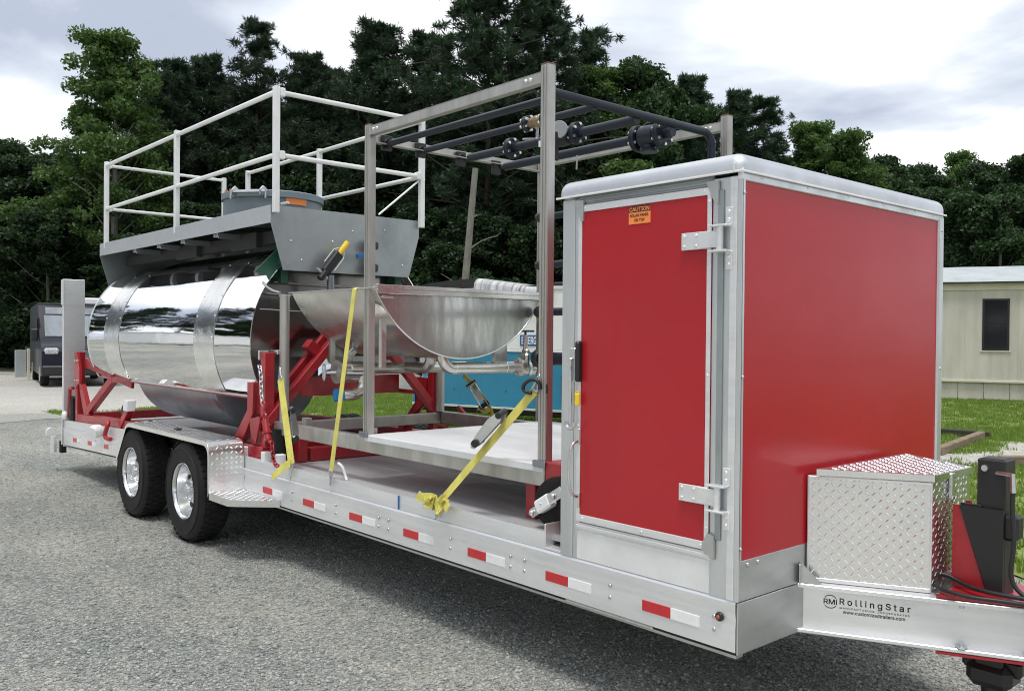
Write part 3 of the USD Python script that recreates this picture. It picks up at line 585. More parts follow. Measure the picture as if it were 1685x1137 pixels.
 ('broadleaf_bushy', -21.2, 41.8, 4.9, 1.3, 107, None),
 ('broadleaf_bushy', -22.9, 46.9, 3.3, 1.3, 244, None),
 ('broadleaf_bushy', -18.7, 41.7, 3.9, 1.3, 81, None),
 ('broadleaf_bushy', -18.6, 47.0, 5.0, 1.3, 8, None),
 ('broadleaf_bushy', -18.8, 48.5, 4.8, 1.3, 116, None),
 ('broadleaf_bushy', -18.1, 52.5, 3.1, 1.3, 288, None),
 ('broadleaf_bushy', -16.8, 54.5, 5.4, 1.3, 222, None),
]
for kind, x, y, h, wid, rz, label in TREES:
    proto, H0, nm = KIND[kind]; s = h/H0
    wide = wid*min(max(s, .75), 1.15)
    group = None
    if label is None:
        front = kind == 'broadleaf_bushy'; rel = np.array([x, y]) - CAM[:2]; col = 842 + 1457*(rel @ _rt)/(rel @ _fw)
        where = next(t for lim, t in ((130, 'behind the navy van'), (450, 'behind the railed platform'), (700, 'behind the open trough'), (930, 'behind the pipe rack'), (1545, 'behind the red cabin'), (9999, 'behind the beige building')) if col < lim)
        label, group = (('low dark broadleaf tree filling in under the tree line ' + where, 'undergrowth ' + where) if front else
                        ('dark tree in the rear rows of the tree line ' + where, 'rear tree rows ' + where))
    copy_of(nm, proto, (x, y, 0), rz, label, 'tree', group, (wide, wide, s))
yard_ring = [(-60, 1.5, 1), (-57, -4, 1.05), (-60, -9, .9), (-56, -13, 1), (-54, -18, 1.1), (-56, -23, 1), (-50, -27, .95), (-45, -31, 1.05), (-39, -34, 1), (-33, -36, 1), (-26, -38, 1.05), (-19, -37, .95), (-12, -39, 1), (-5, -38, 1.05), (2, -39, 1), (9, -37, 1), (16, -36, 1.05), (23, -33, 1), (29, -28, 1), (34, -22, 1.05), (37, -15, 1), (39, -8, 1), (40, -1, 1.05), (41, 6, 1), (42, 13, .95), (42, 20, 1.05), (41, 27, 1)]
for k, (x, y, s) in enumerate(yard_ring):
    kd = ('pine_full', 'broadleaf_round', 'pine_big', 'pine_full', 'pine_airy', 'broadleaf_round')[k % 6]
    proto, H0, nm = KIND[kd]; copy_of(nm, proto, (x, y, 0), 53*k, 'tree across the yard, on the side the camera looks away from', 'tree', 'trees across the yard', (s*1.1, s*1.1, s*(1.15 if kd == 'broadleaf_round' else .92)))

# ------------------------------------------------------------------ beige building, far right
def frame2(p, d):       # origin p, direction d in plan: returns R whose columns are along, inwards (away from the viewer), up
    d = np.array([d[0], d[1], 0.0]); d /= np.linalg.norm(d); n = np.cross([0, 0, 1.0], d); return np.stack([d, n, [0, 0, 1.0]], 1)
bp, bd = np.array([-8.078, 21.111, 0]), (1.698, 0.783); BR = frame2(bp, bd)
b = thing('mobile_office', bp, math.degrees(math.atan2(bd[1], bd[0])), 'beige plywood clad mobile office with a pale roof and one dark window', 'building')
x0, x1, dp = -5.0, 7.5, 4.2
MB().box((x0, 0, .50), (x1, dp, 3.0), .01).build('wall', M['beige'], b)
sk = MB(); 
for k in range(21):
    a = x0 + k*(x1-x0)/21; MB().box((a+.006, .03 + .006*(k % 2), .02), (a+(x1-x0)/21-.006, .07, .47), .004).build('skirting_board', M['beige'], b)
MB().box((x0-.03, -.045, .47), (x1+.03, .02, .53), .008).build('skirting_rail', M['beige_trim'], b)
MB().box((x0-.03, -.03, 2.86), (x1+.03, .0, 3.0), .006).box((x0-.03, -.05, 2.98), (x1+.03, .02, 3.05), .006).build('fascia', M['beige_trim'], b)
MB().prism([(-.14, 3.05), (dp/2, 3.62), (dp+.14, 3.05)], x1-x0+.3, (x0-.15, 0, 0), YZ).build('roof', M['roof_metal'], b)
MB().box((x0-.16, -.16, 3.035), (x1+.16, -.12, 3.075), .004).build('gutter_edge', M['black'], b)
for k in range(10): MB().box((x0+.62+k*1.22, -.008, .53), (x0+.64+k*1.22, .0, 2.86), .001).build('batten', M['beige'], b)
w = MB().box((.90, -.02, 1.30), (1.52, .01, 2.64), .004).build('window', M['black'], b)
MB().box((.95, -.026, 1.36), (1.47, -.018, 1.96), .002).box((.95, -.03, 2.0), (1.47, -.022, 2.59), .002).build('pane', M['dark_glass'], w)
MB().box((.86, -.03, 1.27), (1.56, -.004, 1.30), .003).build('sill', M['beige_trim'], w)

def timber(p, q, w, h, mat, label):
    t = MB().bar(np.array([*p, h/2]), np.array([*q, h/2]), w, h, ch=.012).build('landscape_timber', mat, label=label, cat='timber')
timber((-5.2, 12.05), (-3.62, 12.22), .10, .12, M['dark_timber'], 'dark tarred timber edging the bed behind the cabin, the farther of two')
timber((-3.25, 9.45), (-3.70, 12.10), .11, .13, M['timber'], 'weathered brown timber edging the white stones near the cabin corner')
timber((-2.35, 9.1), (-1.2, 10.4), .11, .14, M['timber'], 'brown timber behind the black jack at the picture edge')

# ------------------------------------------------------------------ blue and white emergency trailer
ed = (2.4, 0.8); ER = frame2((0, 0, 0), ed)
e = thing('emergency_trailer', (-10.79, 6.035, 0), math.degrees(math.atan2(ed[1], ed[0])), 'white over blue enclosed trailer behind the trough with a blue lettered sign', 'trailer')
L, W = 5.6, 2.0
MB().box((0, 0, .40), (L, W, 1.34), .03).build('lower_body', M['blue'], e)
MB().box((0.0, .002, 1.343), (L, W, 2.36), .03).build('upper_body', M['white'], e)
MB().box((.02, -.012, 1.325), (L-.02, .006, 1.36), .003).build('belt_rail', M['white'], e)
MB().box((.02, -.014, .385), (L-.02, .01, .42), .003).build('bottom_rail', M['alu'], e)
MB().box((.02, -.016, 2.325), (L-.02, .006, 2.375), .004).build('top_rail', M['alu'], e)
MB().prism([(-.02, 2.378), (.25, 2.45), (.7, 2.50), (1.1, 2.525), (1.31, 2.53), (1.31, 2.378)], W+.06, (0, W+.03, 0), XZ).build('front_roof_cap', M['black'], e)
pr_ = [(-.06, 2.20), (-.06, 2.34), (-.04, 2.44), (.0, 2.49), (.08, 2.52), (.25, 2.53), (.25, 2.38)]
cv = []
for s_ in np.linspace(0, 1, 12): cv.append([(1.315 + 1.43*s_, y, 2.20 + (z-2.20)*(1 - .28*s_) - .10*s_ + (.17*(1-s_) if z < 2.25 else 0)) for y, z in pr_])
MB().sheet(np.array(cv)[::-1], .02).build('roof_edge_cover', M['streaked'], e, 50)
MB().box((1.30, 0, 2.36), (2.75, W, 2.40), .01).box((2.76, .0, 2.37), (L, W, 2.44), .03).build('roof', M['black'], e)
MB().box((1.0, -.03, 2.42), (1.10, 0.0, 2.455), .005).build('clearance_lamp', M['orange'], e)
sg = MB().box((2.17, -.012, 1.425), (2.735, .004, 1.60), .003).build('sign', M['blue_sign'], e)
tm = meshkit.text_mesh('EMERGENCY', .115, .004, True); tm.apply_translation((-tm.bounds[0][0], 0, 0)); v = tm.vertices.copy(); v[:, 0] *= .50/tm.bounds[1][0]
MB().add(np.column_stack([v[:, 0]+2.205, -.0125 - v[:, 2], v[:, 1]+1.455]), tm.faces).build('lettering', M['white'], sg, False)
for xx in (3.2, 4.0):
    MB().lathe([(0, -.1), (.2, -.1), (.33, -.09), (.36, -.05), (.36, .05), (.33, .09), (0, .1)], (xx, .25, .36), (0, 1, 0), 28).build('wheel', M['rubber'], e)
MB().box((.1, .15, .28), (L-.1, W-.15, .40), .02).build('chassis', M['black'], e)
MB().box((2.95, -.06, .5), (3.0, -.02, .98), .006).box((2.95, -.06, .94), (3.2, -.02, .98), .006).box((2.95, -.06, .68), (3.15, -.02, .71), .006).build('fold_step', M['black'], e)
for k in range(16): MB().box((.2+k*.34, -.008, 1.27-.3*(k % 3)), (.22+k*.34, 0.002, 1.29-.3*(k % 3)), .003).build('rivet', M['black'], e)

# ------------------------------------------------------------------ dark van, far left
v_ = thing('parked_van', (-25.75, 3.72, 0), -10, 'dark navy high roof van parked before the trees at the left edge', 'van')
# nose towards +x (towards the yard); width along y
prof = [(-5.6, .35), (-5.6, 2.15), (-5.45, 2.36), (-1.55, 2.42), (-1.25, 2.34), (-.55, 1.42), (.12, 1.18), (.28, 1.02), (.32, .55), (.26, .32)]
MB().prism(prof, 1.95, (0, 1.95, 0), XZ).build('body', M['navy'], v_)
ws = MB().prism([(-1.06, 2.04), (-.60, 1.43), (-.555, 1.45), (-1.015, 2.06)], 1.66, (0, 1.80, 0), XZ).build('windscreen', M['windscreen'], v_)
MB().prism([(-1.24, 2.30), (-1.10, 2.10), (-1.045, 2.10), (-1.185, 2.30)], 1.6, (0, 1.78, 0), XZ).build('roof_visor', M['windscreen'], v_)
for y0 in (.06, 1.52): MB().box((-.05, y0, .92), (.31, y0+.38, 1.12), .05).build('headlight', M['lamp'], v_)
gr = MB().box((.26, .52, .80), (.335, 1.43, 1.10), .02).build('grille', M['black'], v_)
for k in range(4): MB().box((.333, .56, .83+k*.065), (.345, 1.39, .85+k*.065), .003).build('slat', M['zinc'], gr)
MB().box((.22, -.01, .34), (.37, 1.96, .62), .04).build('bumper', M['black'], v_)
for (xx, yy) in ((-.55, .12), (-.55, 1.83), (-4.3, .12), (-4.3, 1.83)):
    w = MB().lathe([(0, -.12), (.22, -.12), (.33, -.11), (.36, -.06), (.36, .06), (.33, .11), (.22, .12), (0, .12)], (xx, yy, .36), (0, 1, 0), 28).build('wheel', M['rubber'], v_)
    MB().lathe([(0, .125), (.2, .13), (.23, .12)] if yy > 1 else [(.23, -.12), (.2, -.13), (0, -.125)], (xx, yy, .36), (0, 1, 0), 20).build('rim', M['zinc'], w)
MB().box((-1.62, -.012, 1.38), (-.72, .006, 1.98), .02).build('side_window', M['dark_glass'], v_)
for yy in (-.22, 1.96): MB().box((-.92, yy, 1.30), (-.80, yy+.2, 1.66), .03).build('mirror', M['black'], v_)
MB().box((-2.1, .85, 2.42), (-1.55, 1.75, 2.62), .03).build('roof_box', M['white'], v_)
MB().tube([(-1.3, -.02, 2.40), (-1.3, 1.97, 2.40)], .03, 8).build('roof_bar', M['black'], v_)

sg = thing('gate_post', (-29.6, 3.86, 0), 0, 'small beige post with a pale panel left of the navy van', 'post')
MB().box((0, .36, 0), (.12, .44, 1.02), .01).build('post', M['beige_trim'], sg); MB().box((-.02, .02, .12), (.06, .34, .98), .01).build('panel', M['roof_metal'], sg)

# things across the yard that the polished tank mirrors
o = thing('site_cabin', (-37, -13.5, 0), 62, 'long white site cabin across the yard, seen only as a reflection', 'cabin')
MB().box((-5, -1.4, .5), (5, 1.4, 2.9), .05).build('wall', M['white'], o); MB().box((-5.1, -1.5, 2.9), (5.1, 1.5, 3.02), .03).build('roof', M['roof_metal'], o)
for k in range(5): MB().box((-4.3+k*2, 1.39, 1.3), (-3.3+k*2, 1.41, 2.2), .01).build('window', M['dark_glass'], o)
o = thing('tarpaulin_stack', (-44, -5.5, 0), 75, 'stack under blue and yellow sheets across the yard, seen only as a reflection', 'stack')
MB().box((-4, -1, 0), (4, 1, 1.0), .1).build('lower_sheet', pm('yellow_sheet', (.45, .34, .08), .6), o); MB().box((-4, -1, 1.0), (4, 1, 1.6), .2).build('upper_sheet', M['blue'], o)

# ------------------------------------------------------------------ tread plate lugs
def lugs(mb, org, u, v, nu, nv, pitch=.032, ln=.024, wd=.0065, ht=.0022, clip=None, n=None):
    """raised bars of tread plate on the face spanned by unit vectors u, v from org"""
    org, u, v = (np.asarray(a, float) for a in (org, u, v)); n = np.cross(u, v) if n is None else np.asarray(n, float)
    V, F = [], []; k = 0
    for i in range(nu):
        for j in range(nv):
            a, b = (i+.5)*pitch, (j+.5)*pitch
            if clip is not None and not clip(a, b): continue
            s = 1 if (i+j) % 2 else -1; d = (u*s + v)/math.sqrt(2); e = (u - v*s)/math.sqrt(2); c = org + u*a + v*b
            V += [c - d*ln/2, c - e*wd/2 - d*ln*.2, c - e*wd/2 + d*ln*.2, c + d*ln/2, c + e*wd/2 + d*ln*.2, c + e*wd/2 - d*ln*.2, c - d*ln*.28 + n*ht, c + d*ln*.28 + n*ht]
            F += [[k, k+1, k+6], [k+1, k+2, k+7], [k+1, k+7, k+6], [k+2, k+3, k+7], [k+3, k+4, k+7], [k+4, k+5, k+6], [k+4, k+6, k+7], [k+5, k, k+6]]; k += 8
    F = np.array(F); V = np.array(V)
    m = V[F]; nn = np.cross(m[:, 1]-m[:, 0], m[:, 2]-m[:, 0]); flip = (nn @ n) < 0; F[flip] = F[flip][:, ::-1]
    return mb.add(V, F)

# ------------------------------------------------------------------ the flatbed trailer
def sag(v):                                   # the tail of the bed drops a little behind the axles
    v = v.copy(); v[:, 2] -= np.maximum(0, -6.0 - v[:, 0])*0.034; return v
T = thing('flatbed_trailer', (0, 0, 0), 0, 'long aluminium flatbed trailer with tandem wheels under the tank and the red cabin', 'trailer')
W = 1.742
def xsec(poly, x0, x1, n=1):                  # outline in (y, z) run along x, cut so that it can sag
    mb = MB()
    xs = [x0, x1] if x0 > -6 else sorted({x0, x1, *[x for x in (-6.0, -7.0, -8.0) if x0 < x < x1]})
    p = np.array(poly, float); k = len(p)
    v = np.concatenate([np.column_stack([np.full(k, x), p]) for x in xs]); F = []
    for a in range(len(xs)-1):
        for i in range(k): F.append([a*k+i, (a+1)*k+i, (a+1)*k+(i+1) % k, a*k+(i+1) % k])
    mb.add(v, np.array(F)[:, ::-1])
    from shapely.geometry import Polygon
    tv, tf = trimesh.creation.triangulate_polygon(Polygon(poly), engine='earcut')
    for x in (xs[0], xs[-1]): mb.add(np.column_stack([np.full(len(tv), x), tv]), tf)
    m = trimesh.Trimesh(np.vstack(mb.v), np.vstack(mb.f)); m.merge_vertices(); trimesh.repair.fix_normals(m)
    return MB().add(sag(m.vertices), m.faces)
rail = [(0.0, .408), (0.0, .50), (.004, .53), (-.003, .56), (-.003, .592), (.003, .602), (.05, .602), (.05, .59), (.012, .585), (.012, .425), (.055, .42), (.055, .408)]
xsec(rail, -9.03, -.004).build('side_rail', M['alu'], T, 25)
xsec([(W-y, z) for y, z in rail], -9.03, -.004).build('side_rail', M['alu'], T, 25)
xsec([(.006, .6035), (.006, .672), (.010, .684), (.034, .684), (.040, .676), (.040, .6035)], -9.03, -1.055).build('bed_edge_plank', M['alu'], T, 25)
xsec([(W-.006, .6035), (W-.040, .6035), (W-.040, .676), (W-.034, .684), (W-.006, .684)], -9.03, -1.055).build('bed_edge_plank', M['alu'], T, 25)
xsec([(.030, .374), (.030, .386), (.075, .386), (.075, .374)], -9.0, -.02).build('lower_rub_strip', M['alu_dull'], T)
MB().box((-.93, .018, .383), (-.42, .07, .398), .003).build('step_bracket', M['tread'], T)
dk = MB()
for k in range(6):                            # bed boards run lengthwise
    y0 = .052 + k*(W-.104)/6; xsec([(y0+.002, .640), (y0+.002, .662), (y0+(W-.104)/6-.002, .662), (y0+(W-.104)/6-.002, .640)], -9.0, -.952).build('deck_board', M['deck'], T, 25)
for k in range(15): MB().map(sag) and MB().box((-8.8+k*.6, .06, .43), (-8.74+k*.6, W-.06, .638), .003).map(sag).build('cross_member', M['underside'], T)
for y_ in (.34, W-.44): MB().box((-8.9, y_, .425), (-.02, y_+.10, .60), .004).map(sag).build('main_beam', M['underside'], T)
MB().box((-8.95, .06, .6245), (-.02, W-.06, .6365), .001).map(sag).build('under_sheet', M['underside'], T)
MB().box((0.0, .0, .400), (.007, W, .597), .002).build('front_end_plate', M['alu_dull'], T)
MB().box((-1.058, .004, .6035), (-1.050, .10, .722), .002).box((-1.05, .004, .6035), (-.95, .10, .615), .002).box((-1.05, .09, .615), (-.95, .10, .66), .002).build('edge_stop', M['alu'], T)
for xt in (-.458, -1.041, -1.622, -2.204, -2.787, -3.373, -3.964, -7.02, -7.57, -8.12, -8.66):
    t = MB().box((xt+.148, -.0025, .463), (xt+.290, .001, .507), .0006).map(sag).build('reflective_tape', M['tape_white'], T)
    MB().box((xt, -.0027, .463), (xt+.147, .001, .507), .0006).map(sag).build('red_half', M['tape_red'], t)
bolts = MB()
for xb in (-.10, -.64, -1.19, -1.29, -1.77, -2.36, -2.46, -2.95, -3.53, -8.41, -7.85):
    for zb in (.475, .525): bolts.map(lambda q: q).sphere((xb, -.001, zb), .009, 1, (1, .6, 1))
bolts.map(sag).build('bolt_heads', M['zinc'], T, True, kind='stuff')
MB().lathe([(0, .012), (.014, .010), (.018, .004), (.018, 0)], (-.074, -.001, .53), (0, -1, 0), 18).build('side_marker_lamp', M['black'], T, True)
MB().sphere((-.074, -.012, .53), .008, 2, (1, .6, 1)).build('marker_lens', pm('amber_lens', (.35, .08, .02), .2), T, True)
MB().box((-2.262, -.002, .606), (-2.256, .007, .682), .001).build('paint_mark', M['blue_sign'], T)

# fender over the tandem axle
fe = MB(); ft = .004; yo, yi = -.265, .0
path = [(-6.34, .47), (-6.075, .785), (-6.03, .808), (-4.335, .808), (-4.29, .785), (-4.283, .44)]
P_ = []                                        # rounded corners
def fillet(path, r, n=5):
    out = [np.array(path[0])]
    for a, b, c in zip(path, path[1:], path[2:]):
        a, b, c = map(np.array, (a, b, c)); d1, d2 = a-b, c-b; l = min(r, np.linalg.norm(d1)*.45, np.linalg.norm(d2)*.45)
        p, q = b + d1/np.linalg.norm(d1)*l, b + d2/np.linalg.norm(d2)*l
        for t in np.linspace(0, 1, n): out.append((1-t)**2*p + 2*t*(1-t)*b + t*t*q)
    out.append(np.array(path[-1])); return np.array(out)
fp = fillet([(-6.34, .47), (-6.07, .808), (-4.285, .808), (-4.282, .44)], .09, 7)
g = np.array([[(x, y, z) for (x, z) in fp] for y in (yo, yi)])
fen = MB().sheet(g, .004).build('fender', M['tread'], T, 25)
MB().sheet(np.array([[(x + (.0 if 0 else 0), yo-.003, z) for (x, z) in fp], [(x - (.016 if x > -4.4 else 0) + (.014 if x < -6.1 else 0), yo-.003, z-.030) for (x, z) in fp]]), .004).build('fender_lip', M['tread'], fen, 25)
lg = MB()
lugs(lg, (-6.02, yo+.004, .8085), (1, 0, 0), (0, 1, 0), 44, 7, .038, .032, .010, .004)
lugs(lg, (-4.2815, yo+.002, .445), (0, 1, 0), (0, 0, 1), 7, 9, .037, .030, .009, .0035)
lg.build('tread_lugs', M['lug'], fen, False, kind='stuff')
MB().box((-5.24, -.16, .809), (-5.17, -.12, .826), .004).build('fender_bolt', M['black'], fen)
st = MB().prism([(-4.28, yo+.0), (-3.955, yo+.0), (-3.70, -.003), (-4.28, -.003)], .045, (0, 0, .395), np.eye(3)).build('fender_step', M['tread'], T)
lugs(MB(), (-4.27, yo+.005, .4405), (1, 0, 0), (0, 1, 0), 18, 8, clip=lambda a, b: b > (a-.30)*1.06).build('tread_lugs', M['lug'], st, False, kind='stuff')
st2 = MB().prism([(-6.36, yo+.02), (-6.62, yo+.06), (-6.85, -.003), (-6.34, -.003)][::-1], .04, (0, 0, .40), np.eye(3)).map(sag).build('fender_step', M['tread'], T)
MB().box((-6.3, .004, .30), (-4.3, .010, .80), .002).build('inner_wheel_well', M['black'], T)
# wheels
def wheel(xc, yc, side, parent):
    n = (0, side, 0); r = .385; wdt = .215
    tp = [(.205, -.004), (.222, .010), (.228, .016), (.234, .012), (.25, .013), (.30, .017), (.318, .017), (.321, .021), (.327, .021), (.330, .013), (.345, .010), (.362, .000), (.372, -.012), (.383, -.03)] 
    prof = tp + [(.385, -.06), (.385, -wdt+.06), (.383, -wdt+.03), (.345, -wdt-.008), (.30, -wdt-.016), (.21, -wdt)]
    t = MB().lathe(prof[::-1], (xc, yc, r), n, 48)
    for k in range(44):                      # tread blocks round the crown
        a = 2*math.pi*k/44
        for q, off in ((-.028, 0), (-.088, .5), (-.148, 0)):
            aa = a + off*2*math.pi/44; d = np.array([math.cos(aa), 0, math.sin(aa)]); tt = np.array([-math.sin(aa), 0, math.cos(aa)])
            t.box((-.019, -.026, -.004), (.019, .026, .006), .003, np.stack([tt, [0, 1, 0], d], 1), np.array([xc, yc + side*q, r]) + d*.385)
    t = t.build('wheel', M['rubber'], parent, 30)
    rim = MB().lathe([(.2, -.012), (.205, .004), (.214, .010), (.218, .006), (.216, -.008), (.208, -.012), (.198, -.02), (.190, -.06), (.182, -.085), (.150, -.095), (.112, -.082), (.095, -.066), (.062, -.062), (.0, -.062)][::-1], (xc, yc, r), n, 48)
    rim.build('rim', M['chrome'], t, 30)
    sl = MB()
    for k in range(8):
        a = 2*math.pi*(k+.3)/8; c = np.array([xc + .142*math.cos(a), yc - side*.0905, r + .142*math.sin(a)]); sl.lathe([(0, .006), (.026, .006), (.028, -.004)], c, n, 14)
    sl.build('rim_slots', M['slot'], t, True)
    hb = MB().lathe([(.052, -.066), (.050, -.02), (.040, -.012), (0, -.010)], (xc, yc, r), n, 24)
    for k in range(8):
        a = 2*math.pi*k/8; hb.cyl((xc + .078*math.cos(a), yc - side*.066, r + .078*math.sin(a)), (xc + .078*math.cos(a), yc - side*.036, r + .078*math.sin(a)), .010, .008, 8)
    hb.build('hub_cap', M['chrome'], t, 30)
for xc in (-4.80, -5.98):
    wheel(xc, -.245, -1, T); wheel(xc, W+.245, 1, T)
    MB().cyl((xc, -.1, .385), (xc, W+.1, .385), .045).build('axle', M['black'], T)
# tongue
A0, td = np.array([0.0, .417]), np.array([.9015, .4328]); td /= np.linalg.norm(td); tn = np.array([-td[1], td[0]])
def tongue(mirror):
    mb = MB(); Ln = .98
    def P(s, o, z): q = A0 + td*s + tn*o; return (q[0], W - q[1] if mirror else q[1], z)
    for lo, hi in (((0, .0, .583), (Ln, .095, .600)), ((0, .0, .400), (Ln, .095, .417))):
        p0, p1 = P(lo[0], .0475, (lo[2]+hi[2])/2), P(hi[0], .0475, (lo[2]+hi[2])/2); mb.bar(p0, p1, .095, .017, ch=.003)
    mb.bar(P(0.012, .042, .5), P(Ln, .042, .5), .010, .168, ch=.001)
    return mb.build('tongue_beam', M['alu'], T, 25), P
tb, TP = tongue(False); tongue(True)
TR = np.stack([[td[0], td[1], 0], [0, 0, 1.0], [td[1], -td[0], 0]], 1)          # x along the beam, y up, z out of the web
def on_beam(mesh, s, z, sx=1.0, sz=1.0, off=.0368):
    v = mesh.vertices*np.array([sx, sz, 1]); q = v @ TR.T; o = TP(s, off, z); return q + np.array(o), mesh.faces
ink = MB()
def word(txt, h, s, z, width, bold=False, d=.001):
    m = meshkit.text_mesh(txt, h, d, bold); m.apply_translation((-m.bounds[0][0], 0, 0)); ink.add(*on_beam(m, s, z, width/m.bounds[1][0], 1.0))
word('R o l l i n g S t a r', .024, .165, .524, .262, True)
word('M A N U F A C T U R I N G    I N C O R P O R A T E D', .0065, .166, .5065, .258, True)
word('www.customizedtrailers.com', .0125, .178, .4885, .230, True)
word('RMi', .0200, .104, .5205, .052, True)
for a0, a1 in ((.62, math.pi-.62), (math.pi+.62, 2*math.pi-.62)):
    t = np.linspace(a0, a1, 16); c = np.array([[TP(.130 + .0262*math.cos(q), .0360, .5305 + .0262*math.sin(q)) for q in t]])[0]; ink.tube(c, .0016, 6)
ink.build('lettering', M['ink'], tb, False)
for s, z in ((.605, .585), (.835, .585), (.605, .419), (.835, .419)):
    o = np.array(TP(s, .016, z)); mb = MB().lathe([(0, .018), (.008, .016), (.010, .006), (.020, .005), (.022, 0)] if z < .5 else [(0, -.016), (.009, -.014), (.010, 0)][::-1], o - np.array([0, 0, 0 if z < .5 else .002]), (0, 0, 1), 14)
    mb.build('flange_bolt', M['zinc'], T, 30)
MB().box((.0, -.02, 0), (.006, .05, .08), .002, rotz(math.atan2(td[1], td[0])), TP(.012, .0, .602)).prism([(0, 0), (.085, 0), (0, .085)], .006, TP(.015, .012, .6025), np.stack([[td[0], td[1], 0], [0, 0, 1.0], [td[1], -td[0], 0]], 1)).build('gusset_bracket', M['alu_dull'], T)
# jack: base plate, red gusset, black post, hose, lower ram
pl = [tuple(A0 + td*.515 + tn*.0), tuple(A0 + td*1.05), (1.12, .87), tuple((A0 + td*1.05)*[1, -1] + [0, W]), tuple((A0 + td*.515)*[1, -1] + [0, W])]
MB().prism(pl, .012, (0, 0, .604), np.eye(3)).build('jack_plate', M['red_paint'], T)
MB().prism([(x-.0, y) for x, y in pl], .010, (0, 0, .388), np.eye(3)).build('jack_plate', M['red_paint'], T)
jx, jy = .590, .87
MB().box((jx-.052, jy-.052, .30), (jx+.052, jy+.052, 1.135), .006).box((jx-.040, jy-.040, 1.13), (jx+.040, jy+.040, 1.137), .001).build('jack_post', M['black'], T)
MB().prism([(jx-.135, .617), (jx-.004, .617), (jx-.112, .945), (jx-.135, .945)], .012, (0, jy-.056, 0), XZ).prism([(jx-.135, .617), (jx-.004, .617), (jx-.112, .945), (jx-.135, .945)], .012, (0, jy+.068, 0), XZ).build('jack_gusset', M['red_paint'], T)
MB().prism([(jx-.108, .945), (jx+.055, .945), (jx+.055, .62), (jx+.000, .62)], .014, (0, jy-.060, 0), XZ).box((jx-.11, jy-.06, .93), (jx-.03, jy-.052, .955), .004).build('jack_clamp', M['black'], T)
MB().box((jx+.045, jy-.06, .83), (jx+.10, jy+.01, .93), .012).build('jack_gearbox', M['black'], T)
MB().cyl((jx-.02, jy-.052, 1.10), (jx-.02, jy-.066, 1.10), .014, .012, 14).cyl((jx+.02, jy-.05, 1.085), (jx+.085, jy-.075, 1.085), .008, .008, 10).cyl((jx+.085, jy-.075, 1.092), (jx+.088, jy-.075, 1.02), .009, .011, 10).build('hose_fitting', M['zinc'], T)
hp = [(jx+.088, jy-.075, 1.02), (jx+.090, jy-.085, .95), (jx+.098, jy-.095, .80), (jx+.12, jy-.10, .66), (jx+.17, jy-.11, .628)]
hp2 = [(jx+.17, jy-.11, .628), (jx+.10, jy-.17, .628), (jx-.02, jy-.215, .630), (jx-.12, jy-.20, .634), (jx-.165, jy-.14, .640), (jx-.17, jy-.08, .66), (jx-.12, jy-.075, .650), (jx-.05, jy-.11, .642), (jx+.05, jy-.13, .640), (jx+.2, jy-.10, .640)]
def smooth_path(p, n):
    from scipy.interpolate import CubicSpline
    p = np.asarray(p, float); t = np.r_[0, np.cumsum(np.linalg.norm(np.diff(p, axis=0), axis=1))]; return CubicSpline(t, p)(np.linspace(0, t[-1], n))
MB().tube(smooth_path(hp + hp2[1:], 90), .0085, 10).build('hydraulic_hose', M['black'], T, True)
MB().cyl((jx, jy, .05), (jx, jy, .39), .042).cyl((jx, jy, .0), (jx, jy, .05), .055, .05).box((jx-.085, jy-.07, .245), (jx+.085, jy+.07, .345), .028).box((jx-.11, jy-.03, .30), (jx+.11, jy+.03, .365), .012).build('jack_leg', M['black'], T)
MB().box((.97, .80, .45), (1.35, .94, .56), .03).build('coupler', M['black'], T)

# raised ramp leaf and tail fittings
def tail(v): v = v.copy(); v[:, 2] -= .03; return v
rp = MB().box((-9.13, .004, .30), (-9.075, .236, 2.195), .006)
rp.build('ramp_leaf', M['alu'], T); MB().bar((-9.15, .03, 1.25), (-9.06, -.012, .30), .012, .03).build('ramp_strut', M['alu'], T)
MB().box((-9.15, -.004, 1.9), (-9.06, .006, 2.19), .003).build('ramp_lug', M['alu'], T)
MB().lathe([(0, 0), (.05, 0), (.055, .03), (.04, .05), (0, .055)], (-9.16, -.10, .44), (-1, -.2, 0), 20).cyl((-9.1, -.09, .40), (-9.1, -.09, .22), .03).build('tail_lamp', M['alu'], T)
MB().box((-9.16, -.02, .20), (-9.10, .05, .34), .008).build('ramp_hinge', M['black'], T)
MB().box((-9.06, .0, .28), (-9.03, W, .50), .004).build('rear_end_plate', M['alu'], T)

# ------------------------------------------------------------------ red equipment cabin
B = thing('equipment_cabin', (0, 0, 0), 0, 'glossy red cabin with aluminium trim and a side door at the trailer front', 'cabin')
BX0, BX1, zt = -.946, .0, 2.225
MB().box((BX0+.02, .012, .610), (BX1-.012, W-.012, .66), .004).build('floor', M['alu_dull'], B)
fr = MB().box((BX1-.012, .012, .752), (BX1+.003, 1.692, 2.196), .001).build('front_panel', M['red_panel'], B)
MB().box((BX0+.002, .03, .61), (BX0+.014, W-.03, 2.2), .001).build('rear_panel', M['red_panel'], B)
MB().box((BX0+.02, W-.012, .61), (BX1-.012, W-.002, 2.2), .001).build('far_side_panel', M['red_panel'], B)
MB().box((-.012, .002, .600), (.006, W, .754), .002).build('front_kick_plate', M['alu_dull'], B)
MB().box((-.012, -.004, .602), (.009, .003, 2.21), .001).box((.003, -.003, .755), (.009, .016, 2.20), .002).build('near_corner_angle', M['trim'], B)
MB().box((-.015, 1.688, .755), (.012, 1.748, 2.21), .008).build('far_corner_angle', M['trim'], B)
MB().box((-.01, -.003, 2.186), (.010, 1.74, 2.2215), .003).build('front_top_rail', M['trim'], B)
scr = MB()
